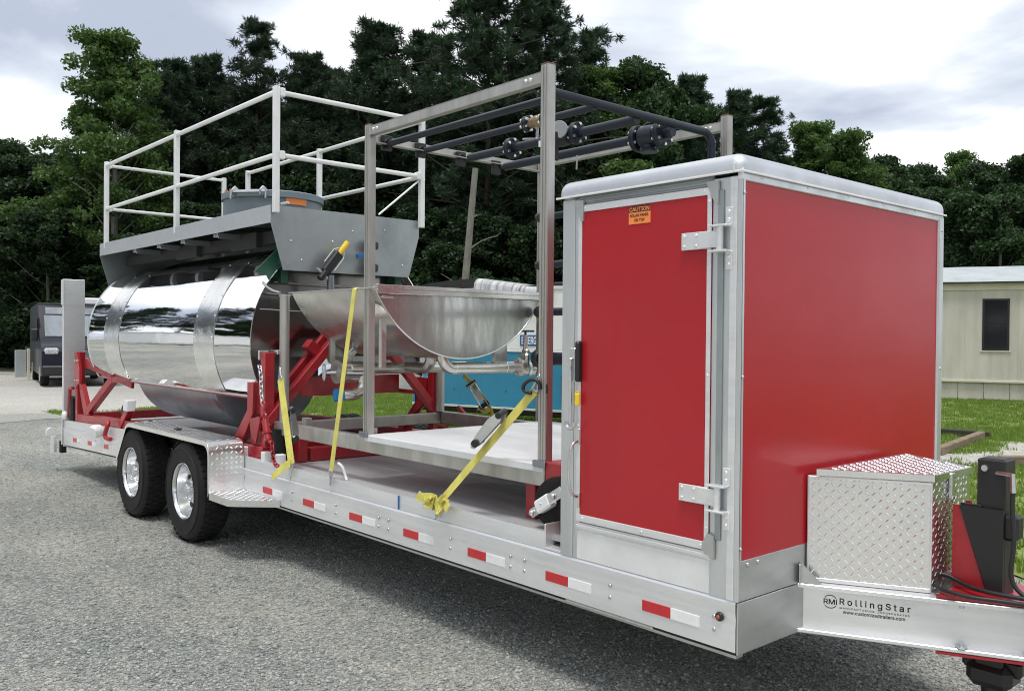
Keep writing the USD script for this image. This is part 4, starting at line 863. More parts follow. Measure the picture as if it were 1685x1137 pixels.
for y in (.12, .45, .78, 1.10, 1.42, 1.62): scr.sphere((.008, y, 2.21), .0085, 1, (.6, 1, 1))
for z in (.80, 1.45, 2.14): scr.sphere((.010, .008, z), .008, 1, (.6, 1, 1)); scr.sphere((.012, 1.72, z), .008, 1, (.6, 1, 1))
for y in (.06, .13): scr.sphere((.008, y, .735), .0095, 1, (.6, 1, 1))
scr.build('front_screws', M['zinc'], B, True, kind='stuff')
# side wall at y=0 round the door
sw = MB().box((-.1265, -.002, .602), (-.045, .012, 2.205), .002).build('near_post', M['trim'], B)
MB().box((-.098, -.010, .82), (-.072, -.001, 2.16), .004).build('door_seal_strip', M['galv'], B)
MB().box((-.046, -.006, .602), (-.013, .012, 2.205), .003).build('corner_post', M['alu'], B)
MB().box((BX0, -.004, .602), (-.868, .012, 2.21), .004).box((-.866, -.001, .602), (-.842, .012, 2.205), .002).build('rear_post', M['trim'], B)
MB().box((-.842, -.002, 2.178), (-.122, .012, 2.2215), .002).box((-.842, -.008, 2.188), (-.122, -.001, 2.194), .001).box((-.842, -.008, 2.202), (-.122, -.001, 2.207), .001).build('door_header', M['galv'], B)
MB().box((-.842, .000, .604), (-.119, .012, .735), .002).build('sill_panel', M['white_rail'], B)
MB().box((-.842, -.004, .735), (-.119, .012, .772), .004).box((-.842, -.010, .745), (-.119, -.003, .760), .003).build('door_sill', M['alu'], B)
d = MB().box((-.838, -.006, .778), (-.128, .008, 2.174), .002).build('door', M['red_panel'], B)
fm = MB().box((-.840, -.011, .774), (-.126, -.0055, .806), .002).box((-.840, -.011, 2.146), (-.126, -.0055, 2.176), .002).box((-.840, -.011, .806), (-.818, -.0055, 2.146), .002).box((-.146, -.011, .806), (-.126, -.0055, 2.146), .002)
for x, z in ((-.80, 2.162), (-.16, 2.162), (-.829, 2.12), (-.136, 2.12), (-.829, 1.2), (-.136, 1.45), (-.80, .79), (-.16, .79), (-.829, .86), (-.136, .86), (-.46, .79)): fm.sphere((x, -.011, z), .006, 1, (1, .6, 1))
fm.build('door_frame', M['alu'], d)
for x, z in ((-.126, 2.176), (-.126, .774), (-.840, 2.176)): 
    s = -1 if z > 1 else 1; MB().prism([(x-.025, z), (x+.03, z-.03*s), (x+.03, z+.06*s), (x, z+.07*s), (x-.012, z+.05*s), (x-.022, z+.03*s)] if s > 0 else [(x-.022, z+.02), (x+.035, z+.02), (x+.035, z-.07), (x+.02, z-.07), (x-.0, z-.03)], .012, (0, -.004, 0), XZ).build('corner_cap', M['alu_dull'], B)
for z0 in (1.972, .985):
    h = MB().box((-.262, -.020, z0-.034), (-.128, -.012, z0+.034), .002).box((-.17, -.026, z0-.032), (-.085, -.019, z0+.032), .003)
    h.cyl((-.076, -.026, z0-.045), (-.076, -.026, z0+.045), .013, None, 16)
    for x in (-.247, -.19):
        for zz in (-.02, .02): h.sphere((x, -.021, z0+zz), .007, 1, (1, .6, 1))
    for s in (-1, 1):
        h.box((-.115, -.048, z0+s*.048-.004), (-.035, -.006, z0+s*.048+.004), .002).box((-.060, -.012, z0+s*.048), (-.030, -.005, z0+s*.118), .002)
        for q in (.070, .100): h.sphere((-.045, -.013, z0+s*q), .008, 1, (1, .6, 1))
    h.build('hinge', M['alu'], d)
la = MB().box((-.872, -.026, 1.40), (-.838, -.004, 1.545), .004).box((-.866, -.040, 1.20), (-.850, -.026, 1.50), .003).lathe([(0, .004), (.012, .004), (.012, 0)], (-.858, -.040, 1.455), (0, -1, 0), 14)
la.tube(arc((-.846, -.045, 1.215), .03, math.pi, 2*math.pi, 9), .008, 8).build('door_latch', M['zinc'], d)
MB().box((-.832, -.040, 1.395), (-.806, -.006, 1.575), .008).build('latch_housing', M['black'], d)
MB().box((-.832, -.036, 1.29), (-.806, -.020, 1.345), .004).tube(arc((-.819, -.028, 1.345), .009, 0, math.pi, 8), .003, 6).build('padlock', M['yellow_grip'], d)
MB().tube(smooth_path([(-.826, -.014, 1.13), (-.826, -.05, 1.115), (-.832, -.062, 1.06), (-.832, -.062, .95), (-.826, -.05, .90), (-.824, -.014, .885)], 30), .006, 8).box((-.834, -.016, 1.115), (-.818, -.010, 1.185), .002).box((-.832, -.016, .835), (-.816, -.010, .90), .002).build('grab_handle', M['zinc'], d)
ck = MB().box((-.547, -.0085, 2.066), (-.430, -.006, 2.140), .0006).build('caution_sticker', M['orange'], d)
MB().box((-.547, -.0092, 2.115), (-.430, -.0084, 2.140), .0003).build('sticker_band', M['ink'], ck)
def sign_text(mb, txt, x0, z0, h, wd, y=-.0094):
    m = meshkit.text_mesh(txt, h, .0006, True); m.apply_translation((-m.bounds[0][0], 0, 0)); v = m.vertices.copy(); v[:, 0] *= wd/m.bounds[1][0]
    mb.add(np.column_stack([v[:, 0]+x0, y - v[:, 2], v[:, 1]+z0]), m.faces)
mb = MB(); sign_text(mb, 'CAUTION', -.542, 2.119, .016, .107); mb.build('sticker_heading', M['orange'], ck, False)
mb = MB(); sign_text(mb, 'SOLAR PANEL', -.540, 2.096, .0115, .102, -.0088); sign_text(mb, 'ON TOP', -.516, 2.076, .0115, .055, -.0088); mb.build('sticker_words', M['ink'], ck, False)
# roof: rounded slab
import manifold3d as m3
def rounded(lo, hi, r, seg=24):
    s = m3.Manifold.sphere(r, seg); lo, hi = np.array(lo)+r, np.array(hi)-r
    return m3.Manifold.batch_hull([s.translate([(lo, hi)[i][0], (lo, hi)[j][1], (lo, hi)[k][2]]) for i, j, k in np.ndindex(2, 2, 2)])
rf = rounded((BX0-.022, -.022, 2.17), (.018, W+.016, 2.292), .050) ^ m3.Manifold.cube([4, 4, .2]).translate([-2, -1, 2.222])
mm = rf.to_mesh(); MB().add(mm.vert_properties[:, :3], mm.tri_verts).build('roof', M['galv_light'], B, 40)
MB().box((BX0-.026, -.025, 2.214), (.021, -.017, 2.2225), .002).box((.014, -.015, 2.214), (.021, W+.014, 2.2225), .002).build('drip_edge', M['white_rail'], B)
MB().box((-.012, -.006, 2.19), (.012, -.0, 2.23), .002).box((-.022, -.026, 2.214), (-.012, -.020, 2.25), .002).build('roof_seam', M['alu'], B)

# ------------------------------------------------------------------ tread plate tool box on the tongue
tp_ = [np.array(p) for p in ((.015, .478), (.420, .690), (.420, 1.052), (.015, 1.264))]
X = thing('tool_box', (0, 0, 0), 0, 'tread plate tool box sitting on the trailer tongue before the red cabin', 'tool box')
zb0, zb1 = .6025, 1.036
bd_ = MB().prism([tuple(p) for p in tp_], zb1-zb0, (0, 0, zb0), np.eye(3)).build('body', M['tread'], X)
lid = [tp_[0] + [.035, .0], tp_[1] + [.012, .0], tp_[2] + [.012, 0], tp_[3] + [.035, 0]]
ld = MB().prism([tuple(p) for p in lid], .026, (0, 0, zb1+.003), np.eye(3)).build('lid', M['tread'], X)
lg = MB()
def face(a, b):
    u = np.array([*(b-a), 0]); Lf = np.linalg.norm(u); u /= Lf; n_ = np.cross(u, [0, 0, 1.0]); lugs(lg, np.array([*a, zb0+.004]) + n_*.0005 + u*.006, u, (0, 0, 1), int((Lf-.01)/.0255), 17, .0255, .0235, .0052, .0022, None, n_)
face(tp_[0], tp_[1]); face(tp_[1], tp_[2]); lg.build('tread_lugs', M['lug'], bd_, False, kind='stuff')
poly = shapely.geometry.Polygon([tuple(p) for p in lid]).buffer(-.014)
lugs(MB(), (.02, .47, zb1+.0292), (1, 0, 0), (0, 1, 0), 16, 31, .0255, .0235, .0055, .0022, lambda a, b: poly.contains(shapely.geometry.Point(.02+a, .47+b))).build('tread_lugs', M['lug'], ld, False, kind='stuff')
MB().bar((*tp_[0], zb0+.008), (*tp_[1], zb0+.008), .006, .016, ch=.001).bar((*tp_[0], zb1-.006), (*tp_[1], zb1-.006), .006, .010, ch=.001).bar((*tp_[1], zb0), (*tp_[1], zb1), .008, .008, ch=.002).bar((*tp_[0], zb0), (*tp_[0], zb1), .008, .008, ch=.002).build('edge_trim', M['alu'], X)
MB().box((.424, .835, .955), (.438, .865, 1.06), .003).tube(arc((.437, .85, .955), .012, 0, 2*math.pi, 14, (0, 1, 0)), .003, 6).build('latch', M['zinc'], X)

# ------------------------------------------------------------------ polished tank on its red cradle, with the railed platform
K = thing('cargo_tank', (0, 0, 0), 0, 'mirror polished horizontal tank on a red cradle with a railed platform on top', 'tank')
yc, zc, R = .871, 1.53, .815
def cyl_sheet(x0, x1, r, a0, a1, nx=30, na=60, dent=0.0, seed=0):
    aa, xx = np.linspace(a0, a1, na), np.linspace(x0, x1, nx); A_, X_ = np.meshgrid(aa, xx, indexing='ij')
    rr = r + (dent*(meshkit.fbm(np.stack([X_*.7, A_*2.2, np.zeros_like(X_)], -1), 3, seed) - .5) if dent else 0)
    return np.stack([X_, yc - rr*np.cos(A_), zc + rr*np.sin(A_)], -1)
a_lo = -.545
jk = MB().sheet(cyl_sheet(-8.33, -4.31, R, a_lo, math.pi-a_lo, 60, 110, .006, 3)[:, ::-1], .006).build('jacket', M['mirror'], K, 60)
for xa, xb in ((-7.76, -7.30), (-5.38, -4.98)):
    MB().sheet(cyl_sheet(xa, xb, R+.006, a_lo-.015, 1.02, 10, 40, .004, 5)[:, ::-1], .004).build('jacket_band', M['band'], K, 40)
    rv = MB()
    for xx in (xa+.02, xb-.02):
        for a in np.linspace(-.4, .9, 7): rv.sphere((xx, yc-(R+.006)*math.cos(a), zc+(R+.006)*math.sin(a)), .007, 1)
    rv.build('band_rivets', M['zinc'], K, True, kind='stuff')
MB().tube([(x, yc-(R+.003)*math.cos(a_lo), zc+(R+.003)*math.sin(a_lo)) for x in np.linspace(-8.33, -4.31, 12)], .008, 8).tube(arc((-8.33, yc, zc), R+.002, math.pi-.9, math.pi-a_lo*1.0+0.0, 20, (0, 1, 0), (0, 0, 1)), .006, 8).build('jacket_edge_bead', M['chrome'], K, True)
# inner vessel with dished heads
ri = .515; hp_ = [(ri*math.sin(t), -(.30*math.cos(t))) for t in np.linspace(0.0, math.pi/2, 9)]
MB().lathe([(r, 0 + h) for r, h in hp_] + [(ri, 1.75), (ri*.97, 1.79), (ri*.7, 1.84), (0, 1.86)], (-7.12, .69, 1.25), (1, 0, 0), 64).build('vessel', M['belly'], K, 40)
hd = [(yc - .79*math.cos(t), zc + .79*math.sin(t)) for t in np.linspace(-.15, math.pi+.15, 60)]
MB().prism(hd, .010, (-4.47, 0, 0), YZ).build('front_head', M['head'], K, 30)
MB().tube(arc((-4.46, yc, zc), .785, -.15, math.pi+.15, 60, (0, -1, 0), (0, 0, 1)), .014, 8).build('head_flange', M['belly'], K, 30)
for z in (1.90, 1.78, 1.99): 
    w_ = math.sqrt(max(.01, .74**2-(z-zc)**2)); MB().tube([(-4.40, yc-w_, z), (-4.36, yc-w_*.5, z-.012), (-4.355, yc+w_*.5, z-.012), (-4.40, yc+w_, z)], .006, 6).build('head_rod', M['zinc'], K, True)
MB().box((-4.46, .32, 1.98), (-4.34, .38, 2.18), .004).prism([(.13, 2.06), (.34, 2.27), (.42, 2.27), (.42, 2.0), (.34, 2.02)], .02, (-4.42, 0, 0), YZ).build('platform_hanger', M['green'], K); MB().box((-4.46, 1.36, 1.98), (-4.34, 1.42, 2.18), .004).build('platform_hanger', M['green'], K)
MB().tube(smooth_path([(-4.34, .17, 1.98), (-4.25, .18, 1.93), (-4.12, .20, 1.90)], 12), .010, 6).build('ground_cable', M['zinc'], K, True)
# platform box
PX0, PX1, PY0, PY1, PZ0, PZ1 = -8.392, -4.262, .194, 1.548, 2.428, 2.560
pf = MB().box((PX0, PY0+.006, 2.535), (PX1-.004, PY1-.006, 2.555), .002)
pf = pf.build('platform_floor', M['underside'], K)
MB().box((PX0, PY0, PZ0), (PX1-.006, PY0+.006, PZ1), .0015).build('platform_side', M['galv_light'], K)
MB().box((PX0, PY1-.006, PZ0), (PX1-.006, PY1, PZ1), .0015).build('platform_side', M['galv_light'], K)
trap = [(PY0, PZ1), (PY0, PZ0), (.296, 2.076), (1.446, 2.076), (PY1, PZ0), (PY1, PZ1)]
ep = MB().prism(trap, .006, (PX1-.006, 0, 0), YZ).build('platform_end_plate', M['galv'], K)
MB().prism(trap, .006, (PX0, 0, 0), YZ).build('platform_end_plate', M['galv'], K)
sc_ = MB()
for y, z in ((.45, 2.16), (.72, 2.32), (.90, 2.42), (1.38, 2.17), (.36, 2.30), (1.2, 2.45)): sc_.sphere((PX1+.001, y, z), .009, 1, (.6, 1, 1))
sc_.build('end_plate_screws', M['zinc'], ep, True, kind='stuff')
for xb in (-7.27, -6.60, -6.0, -5.27):
    MB().prism([(PY0+.008, 2.43), (.215, 2.385), (.55, 2.385), (.62, 2.43)], .012, (xb, 0, 0), YZ).box((xb-.10, PY0+.02, 2.40), (xb+.0, .60, 2.43), .003).build('platform_bracket', M['galv'], K)
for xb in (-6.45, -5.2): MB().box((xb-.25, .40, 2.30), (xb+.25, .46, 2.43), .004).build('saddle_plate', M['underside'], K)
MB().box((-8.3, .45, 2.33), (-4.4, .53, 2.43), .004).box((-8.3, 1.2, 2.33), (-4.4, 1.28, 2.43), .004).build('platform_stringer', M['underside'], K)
# guard rails
zr1, zr0 = 3.40, 2.93
def post(x, y, z=3.44, b=2.50): MB().box((x-.022, y-.022, b), (x+.022, y+.022, z), .004).build('rail_post', M['white_rail'], K)
def rl(p, q, r=.019): MB().tube([p, q], r, 12).build('guard_rail', M['white_rail'], K, True)
yn, yf = .215, 1.545
for x in (-8.23, -6.20, -4.225): post(x, yn)
for x in (-8.25, -7.60, -5.97, -4.225): post(x, yf, 3.43)
for x0, x1 in ((-8.21, -6.22), (-6.18, -4.247)):
    for z in (zr1, zr0): rl((x0, yn, z), (x1, yn, z))
for z in (zr1, zr0):
    rl((-5.99, yf, z), (-7.58, yf, z)); rl((-5.95, yf, z), (-4.247, yf, z)); rl((-4.225, yn+.022, z), (-4.225, yf-.022, z))
    MB().box((-4.255, yn+.022, z-.032), (-4.195, yn+.062, z+.032), .006).build('rail_socket', M['white_rail'], K); MB().box((-4.255, yf-.062, z-.032), (-4.195, yf-.022, z+.032), .006).build('rail_socket', M['white_rail'], K)
    rl((-8.24, yn+.022, z), (-8.25, yf-.022, z), .017)
    MB().box((-8.265, yn+.022, z-.026), (-8.215, yn+.055, z+.026), .006).build('rail_socket', M['white_rail'], K)
MB().tube(smooth_path([(-8.22, 1.56, 3.28), (-8.15, 1.58, 3.20), (-8.17, 1.60, 3.10)], 12), .012, 6).build('red_gate_cord', M['red_paint'], K, True)
MB().bar((-4.225, 1.12, 2.57), (-4.225, 1.525, 2.90), .014, .014).build('rail_brace', M['white_rail'], K)
MB().cyl((-4.21, .25, 2.565), (-4.15, .28, 2.572), .010, .010, 10).build('post_pin', M['zinc'], K)
# dome hatch
hx, hy = -5.52, .83
ha = MB().lathe([(.43, 0), (.43, .28), (.425, .285)], (hx, hy, 2.50), (0, 0, 1), 56).build('dome_hatch', M['grey_hatch'], K, 30)
MB().lathe([(.435, .262), (.447, .266), (.447, .318), (.43, .326), (.30, .335), (0, .34)], (hx, hy, 2.50), (0, 0, 1), 56).build('hatch_lid', M['grey_hatch'], ha, 30)
q = arc((hx, hy, 2.765), .437, math.radians(-12), math.radians(14), 12, (1, 0, 0), (0, 1, 0)); gg = np.array([q + [0, 0, -.055], q])
MB().sheet(gg[::-1], .004).build('orange_label', M['orange'], ha, 60)
dv = np.array([math.cos(math.radians(-52)), math.sin(math.radians(-52)), 0]); tv_ = np.array([-dv[1], dv[0], 0]); c0 = np.array([hx, hy, 2.80]) + dv*.455
hm = MB().tube([c0 - tv_*.16 + dv*.02, c0 + tv_*.16 + dv*.02], .012, 10)
for s in (-1, 1):
    hm.prism([(-.08, -.03), (.04, -.03), (.04, .015), (-.02, .055), (-.08, .035)], .012, c0 + tv_*(s*.13 - .006), np.stack([dv, [0, 0, 1.0], np.cross(dv, [0, 0, 1.0])], 1)).cyl(c0 + tv_*s*.16 + dv*.02 + [0, 0, .02], c0 + tv_*s*.16 + dv*.02 - [0, 0, .06], .008, .008, 10)
hm.build('hatch_hinge', M['zinc'], ha, 35)
# lever valve and ball valve on the end plate
lv = MB()
p0, dl = np.array([PX1+.09, .60, 2.07]), np.array([.05, .62, .80]); dl = dl/np.linalg.norm(dl); up_ = np.array([1.0, 0, 0])
lv.bar(p0, p0 + dl*.20, .075, .05, up_, .012).bar(p0 - dl*.07, p0 + dl*.02, .045, .06, up_, .01)
lv = lv.build('lever_valve', M['black'], K)
MB().cyl(p0 + dl*.19, p0 + dl*.31, .020, .022, 14).build('yellow_lever_grip', M['yellow_grip'], lv, 40)
sd = np.cross(dl, up_); 
MB().tube([p0 + dl*.06 + sd*.055, p0 + dl*.19 + sd*.055, p0 + dl*.225 + sd*.03, p0 + dl*.225 - sd*.03, p0 + dl*.19 - sd*.055, p0 + dl*.06 - sd*.055], .006, 6).cyl(p0 - dl*.02 + sd*.07, p0 - dl*.02 - sd*.07, .012, None, 10).build('lever_guard', M['zinc'], lv, 40)
for a in (-.07, 0, .07): pass
MB().cyl(p0 + [0, .05, -.02], p0 + [0, .06, -.30], .028, .03, 12).build('drop_pipe', M['belly'], K, 40)
vv = MB()
for z in (2.31, 2.13): vv.lathe([(0, -.03), (.05, -.03), (.055, -.01), (.055, .02), (.04, .03), (0, .03)], (PX1+.07, 1.035, z), (0, 0, 1), 8)
vv.cyl((PX1+.07, 1.035, 2.00), (PX1+.07, 1.035, 2.36), .028).build('ball_valve', M['black'], K, 30)
MB().bar((PX1+.10, 1.02, 2.235), (PX1+.12, .875, 2.215), .025, .03).cyl((PX1+.02, 1.0, 2.23), (PX1+.13, 1.0, 2.23), .02).build('valve_lever', M['zinc'], K); MB().bar((PX1+.12, .93, 2.222), (PX1+.12, .865, 2.212), .030, .035).build('valve_grip', M['blue_sign'], K)
# red cradle
rd = M['red_paint']
def rb(name, p, q, w, h, up=(0, 0, 1), sag_=False, ch=.004):
    m = MB().bar(p, q, w, h, up, ch); 
    if sag_: m.map(sag)
    return m.build(name, rd, K)
for y, s in ((.095, 1), (W-.095, -1)):
    MB().bar((-8.78, y, .715), (-6.0, y, .715), .08, .10).map(sag).build('cradle_rail', rd, K); rb('cradle_rail', (-6.0, y, .715), (-4.10, y, .715), .08, .10)
    # front upright with gusset
    rb('front_upright', (-4.14, y+.02*s, .66), (-4.14, y+.02*s, 1.455), .075, .075)
    MB().prism([(-4.62, .765), (-4.46, .765), (-4.27, 1.0), (-4.255, 1.23), (-4.36, 1.23), (-4.36, 1.02)], .016, (0, y-.02, 0), XZ).build('front_gusset', rd, K)
    MB().prism([(-4.36, 1.23), (-4.36, 1.01), (-4.62, .765), (-4.55, .765), (-4.27, 1.0), (-4.19, 1.0), (-4.19, 1.23)], .06, (0, y+.03*s+.03, 0), XZ).build('front_knee', rd, K)
    MB().prism([(-4.30, .96), (-4.13, .99), (-4.13, .95), (-4.20, .78), (-4.26, .78)], .016, (0, y-.03*s, 0), XZ).build('front_web', rd, K)
    # rear upright
    m = MB().bar((-8.74, y, .67), (-8.74, y, 1.46), .085, .075).prism([(-8.70, 1.46), (-8.79, 1.46), (-8.79, 1.10), (-8.60, 1.10), (-8.60, 1.28)], .03, (0, y-.02, 0), XZ).map(sag).build('rear_upright', rd, K)
    MB().prism([(-8.70, 1.1), (-8.60, 1.1), (-8.33, .77), (-8.50, .77)], .05, (0, y+.02, 0), XZ).map(sag).build('rear_gusset', rd, K)
    MB().bar((-8.45, y+.0, .78), (-7.75, y+.06*s, 1.17), .07, .08).bar((-7.78, y+.06*s, 1.155), (-7.30, y+.10*s, 1.17), .07, .06).map(lambda v: v).map(sag).build('rear_brace', rd, K)
    MB().bar((-8.60, y+.02*s, 1.34), (-7.30, y+.10*s, 1.12), .03, .10).map(sag).build('rear_saddle', rd, K)
    rb('saddle_rail', (-7.30, y+.09*s, 1.105), (-4.33, y+.09*s, 1.105), .03, .035)
    rb('rear_short_leg', (-7.25, y-.02*s, .70), (-6.98, y-.02*s, .90), .07, .07, sag_=True)
for zz in (1.36, 1.14):
    b_ = MB()
    for xx in (-8.77, -8.71, -8.65): b_.sphere((xx, .045, zz), .011, 1, (1, .6, 1))
    b_.map(sag).build('upright_bolts', M['zinc'], K, True, kind='stuff')
MB().box((-7.06, .02, .86), (-6.93, .10, .97), .008).map(sag).build('tie_block', M['white'], K); MB().prism([(-7.16, .90), (-7.06, .94), (-7.06, .86), (-7.18, .82)], .04, (0, .08, 0), XZ).map(sag).build('tie_latch', M['black'], K)
for xx in (-4.14, -8.70): rb('cross_member', (xx, .13, .73), (xx, W-.13, .73), .09, .09, sag_=xx < -6)
rb('cross_tube', (-3.92, .33, .715), (-3.92, 1.42, .715), .09, .095); rb('front_cross_rail', (-4.02, .13, .715), (-3.60, .34, .715), .09, .10) if False else None
# hoist frame in front of the tank
for s in (1, -1):
    Y = lambda y: y if s > 0 else W - y
    rb('hoist_arm', (-4.12, Y(.10), .94), (-4.12, Y(.74), 1.64), .065, .065, (1, 0, 0)); rb('hoist_arm', (-4.22, Y(.13), 1.02), (-4.22, Y(.70), 1.66), .05, .05, (1, 0, 0))
    MB().bar((-4.17, Y(.49), 1.44), (-4.17, Y(.54), 1.50), .17, .085, (1, 0, 0)).build('arm_clamp', rd, K)
rb('hoist_head', (-4.18, .62, 1.60), (-4.18, W-.62, 1.60), .08, .08); rb('hoist_tie', (-4.22, .42, 1.19), (-4.22, W-.42, 1.19), .02, .15)
MB().box((-4.21, .16, 1.44), (-4.08, .20, 1.475), .005).box((-4.19, .06, 1.40), (-4.17, .14, 1.47), .005).build('upright_cap', M['zinc'], K)
for k, (x, y, z) in enumerate(((-4.36, .05, .70), (-3.98, .03, .70), (-3.80, .05, .70))):
    MB().box((x-.028, y-.03, z-.03), (x+.028, y+.03, z+.05), .006).build('lashing_block', M['white'], K)
MB().cyl((-4.03, .17, .69), (-4.03, .17, .90), .065).build('air_bag', M['rubber'], K, 30)
def link(mb, c, d, up, L=.042, Wd=.026, r=.0055):
    d = np.asarray(d, float)/np.linalg.norm(d); u = np.asarray(up, float); u = u - d*(u @ d); u /= np.linalg.norm(u)
    t = np.linspace(0, 2*math.pi, 17); pts = [np.asarray(c) + d*(np.sign(math.cos(a))*abs(math.cos(a))**.8*L/2) + u*math.sin(a)*Wd/2 for a in t]; mb.tube(pts, r, 6, cap=False)
def chain(pts, mat, name, parent=K):
    p = smooth_path(pts, 200); s = np.r_[0, np.cumsum(np.linalg.norm(np.diff(p, axis=0), axis=1))]; k = int(s[-1]/.034)
    for i in range(k):
        c = np.array([np.interp((i+.5)*.034, s, p[:, j]) for j in range(3)]); d = np.array([np.interp((i+.95)*.034, s, p[:, j])-np.interp((i+.05)*.034, s, p[:, j]) for j in range(3)])
        mb = MB(); link(mb, c, d, (1, .3, 0) if i % 2 else (-.3, 1, 0)); mb.build(name, mat, parent, True)
chain([(-4.13, .045, 1.36), (-4.07, .03, 1.27), (-4.03, .02, 1.12), (-4.01, .02, 1.08)], M['zinc'], 'chain_link')
chain([(-3.82, -.005, .84), (-3.80, -.01, .77), (-3.77, -.01, .70), (-3.70, -.008, .685)], rd, 'red_chain_link')
MB().tube(smooth_path([(-4.02, .02, 1.10), (-3.99, .02, 1.10), (-3.985, .02, 1.06), (-4.01, .02, 1.05)], 20), .010, 8).tube([(-4.00, .02, 1.06), (-3.985, .02, 1.02)], .012, 8).build('grab_hook', rd, K, True)
MB().tube(arc((-3.985, .02, 1.0), .024, 0, 2*math.pi, 16), .007, 8).cyl((-3.978, .018, .975), (-3.90, .008, .84), .024, .024, 16).cyl((-3.935, .012, .90), (-3.93, .012, .885), .036, .036, 16).cyl((-3.90, .008, .84), (-3.83, -.003, .78+.05), .012, .012, 10).build('load_binder', rd, K, 35)
chain([(-4.19, W-.10, 1.20), (-4.12, W-.08, 1.10), (-4.10, W-.07, .98)], rd, 'red_chain_link')
MB().bar((-3.9, W-.04, 1.0), (-3.55, W-.0, .72), .03, .03).build('far_binder', rd, K)
MB().map(lambda v: v).tube([(-8.46, .005, .70), (-8.40, -.01, .62)], .03, 10).build('rear_binder', rd, K, 35) if False else None
MB().lathe([(0, 0), (.05, .0), (.07, .05), (.06, .11), (0, .115)], (-7.66, -.01, .60), (.3, -.6, -.2), 16).map(lambda v: v).build('tail_cap', M['white'], K, 35)
MB().tube(smooth_path([(-7.45, .0, .70), (-7.38, -.03, .64), (-7.40, -.04, .58), (-7.30, -.02, .53)], 20), .022, 8).build('rear_binder', rd, K, True)
MB().box((-8.98, .03, .56), (-8.86, .12, .86), .02).build('rear_stop', M['black'], K); MB().tube([(-8.98, .04, .62), (-8.90, .03, .95), (-8.78, .03, .96)], .02, 8).build('rear_pin', rd, K, 35)
MB().sphere((-9.0, -.0, .64), .045, 2, (1, .7, 1.1)).build('rear_roller', M['white'], K, True)

# ------------------------------------------------------------------ open trough skid with its pipe rack
S = thing('pipe_rack_skid', (0, 0, 0), 0, 'stainless skid carrying an open half round trough and a tall rack of dark pipes', 'skid')
yn, yf = .172, 1.655
st_, po = M['stain'], M['post']
def sb(name, p, q, w, h, mat=po, up=(0, 0, 1)): return MB().bar(p, q, w, h, up, .004).build(name, mat, S)
for y in (yn, yf): sb('base_beam', (-4.10, y, .905), (-1.21, y, .905), .055, .095)
for x in (-4.07, -1.235): sb('base_cross_beam', (x, yn+.028, .900), (x, yf-.028, .900), .05, .085)
sb('base_cross_beam', (-2.87, yn+.028, .89), (-2.87, yf-.028, .89), .05, .06)
for x in (-3.9, -1.4):
    for y in (yn+.10, yf-.10): sb('skid_foot', (x, y-.01, .665), (x, y-.01, .855), .07, .07, M['red_paint'])
sb('skid_runner', (-3.75, .62, .80), (-1.0, .62, .80), .07, .10, M['red_paint']); sb('skid_runner', (-3.75, W-.62, .80), (-1.0, W-.62, .80), .07, .10, M['red_paint'])
MB().box((-1.20, .14, .80), (-1.02, .28, .985), .006).build('lift_bracket', M['red_paint'], S)
MB().box((-2.845, yn-.028, .954), (-1.21, yf+.028, .966), .003).box((-2.845, yn-.032, .928), (-1.21, yn-.0285, .963), .001).build('floor_plate', M['white_floor'], S)
def rack_post(x, y, z1, sx):
    m = MB().box((x-.026, y-.026, .955), (x+.026, y-.020, z1), .002).box((x-.026, y-.020, .955), (x-.020, y+.026, z1), .002).box((x+.020, y-.020, .955), (x+.026, y+.026, z1), .002).box((x-.019, y+.008, .955), (x+.019, y+.014, z1-.004), .001)
    m.box((x-.012, y-.030, .955), (x-.007, y-.026, z1-.01), .001).box((x+.007, y-.030, .955), (x+.012, y-.026, z1-.01), .001) if z1 > 2.9 else None
    return m.build('rack_post', po, S, 25)
for x, z in ((-2.85, 2.905), (-1.235, 2.925)):
    for y in (yn, yf): rack_post(x, y, z, 1)
    MB().box((x-.045, yn-.045, .953), (x+.045, yn-.028, .985), .003).build('post_foot', M['belly'], S)
    for y in (yn, yf): MB().box((x-.028, y-.028, z if False else (2.905 if x < -2 else 2.925)), (x+.028, y+.028, (2.909 if x < -2 else 2.930)), .002).build('post_cap', pm('rusty_steel_%d_%d' % (x < -2, y > 1), (.22, .13, .08), .8, var=12, dark=.5), S)
for y in (yn, yf):
    m = MB().box((-2.824, y-.026, 2.838), (-1.262, y-.020, 2.893), .002).box((-2.824, y-.026, 2.888), (-1.262, y+.024, 2.893), .001).box((-2.824, y-.020, 2.838), (-1.262, y+.02, 2.844), .002).build('top_beam', po, S)
    for x in (-2.775, -2.735, -1.37, -1.335): MB().lathe([(0, .010), (.009, .008), (.012, 0)], (x, y-.026, 2.866), (0, -1, 0), 12).build('beam_bolt', M['zinc'], S, True)
m = MB().box((-2.88, yn+.03, 2.80), (-2.875, yf-.03, 2.855), .001).box((-2.88, yn+.03, 2.80), (-2.83, yf-.03, 2.806), .001).build('top_cross_beam', po, S)
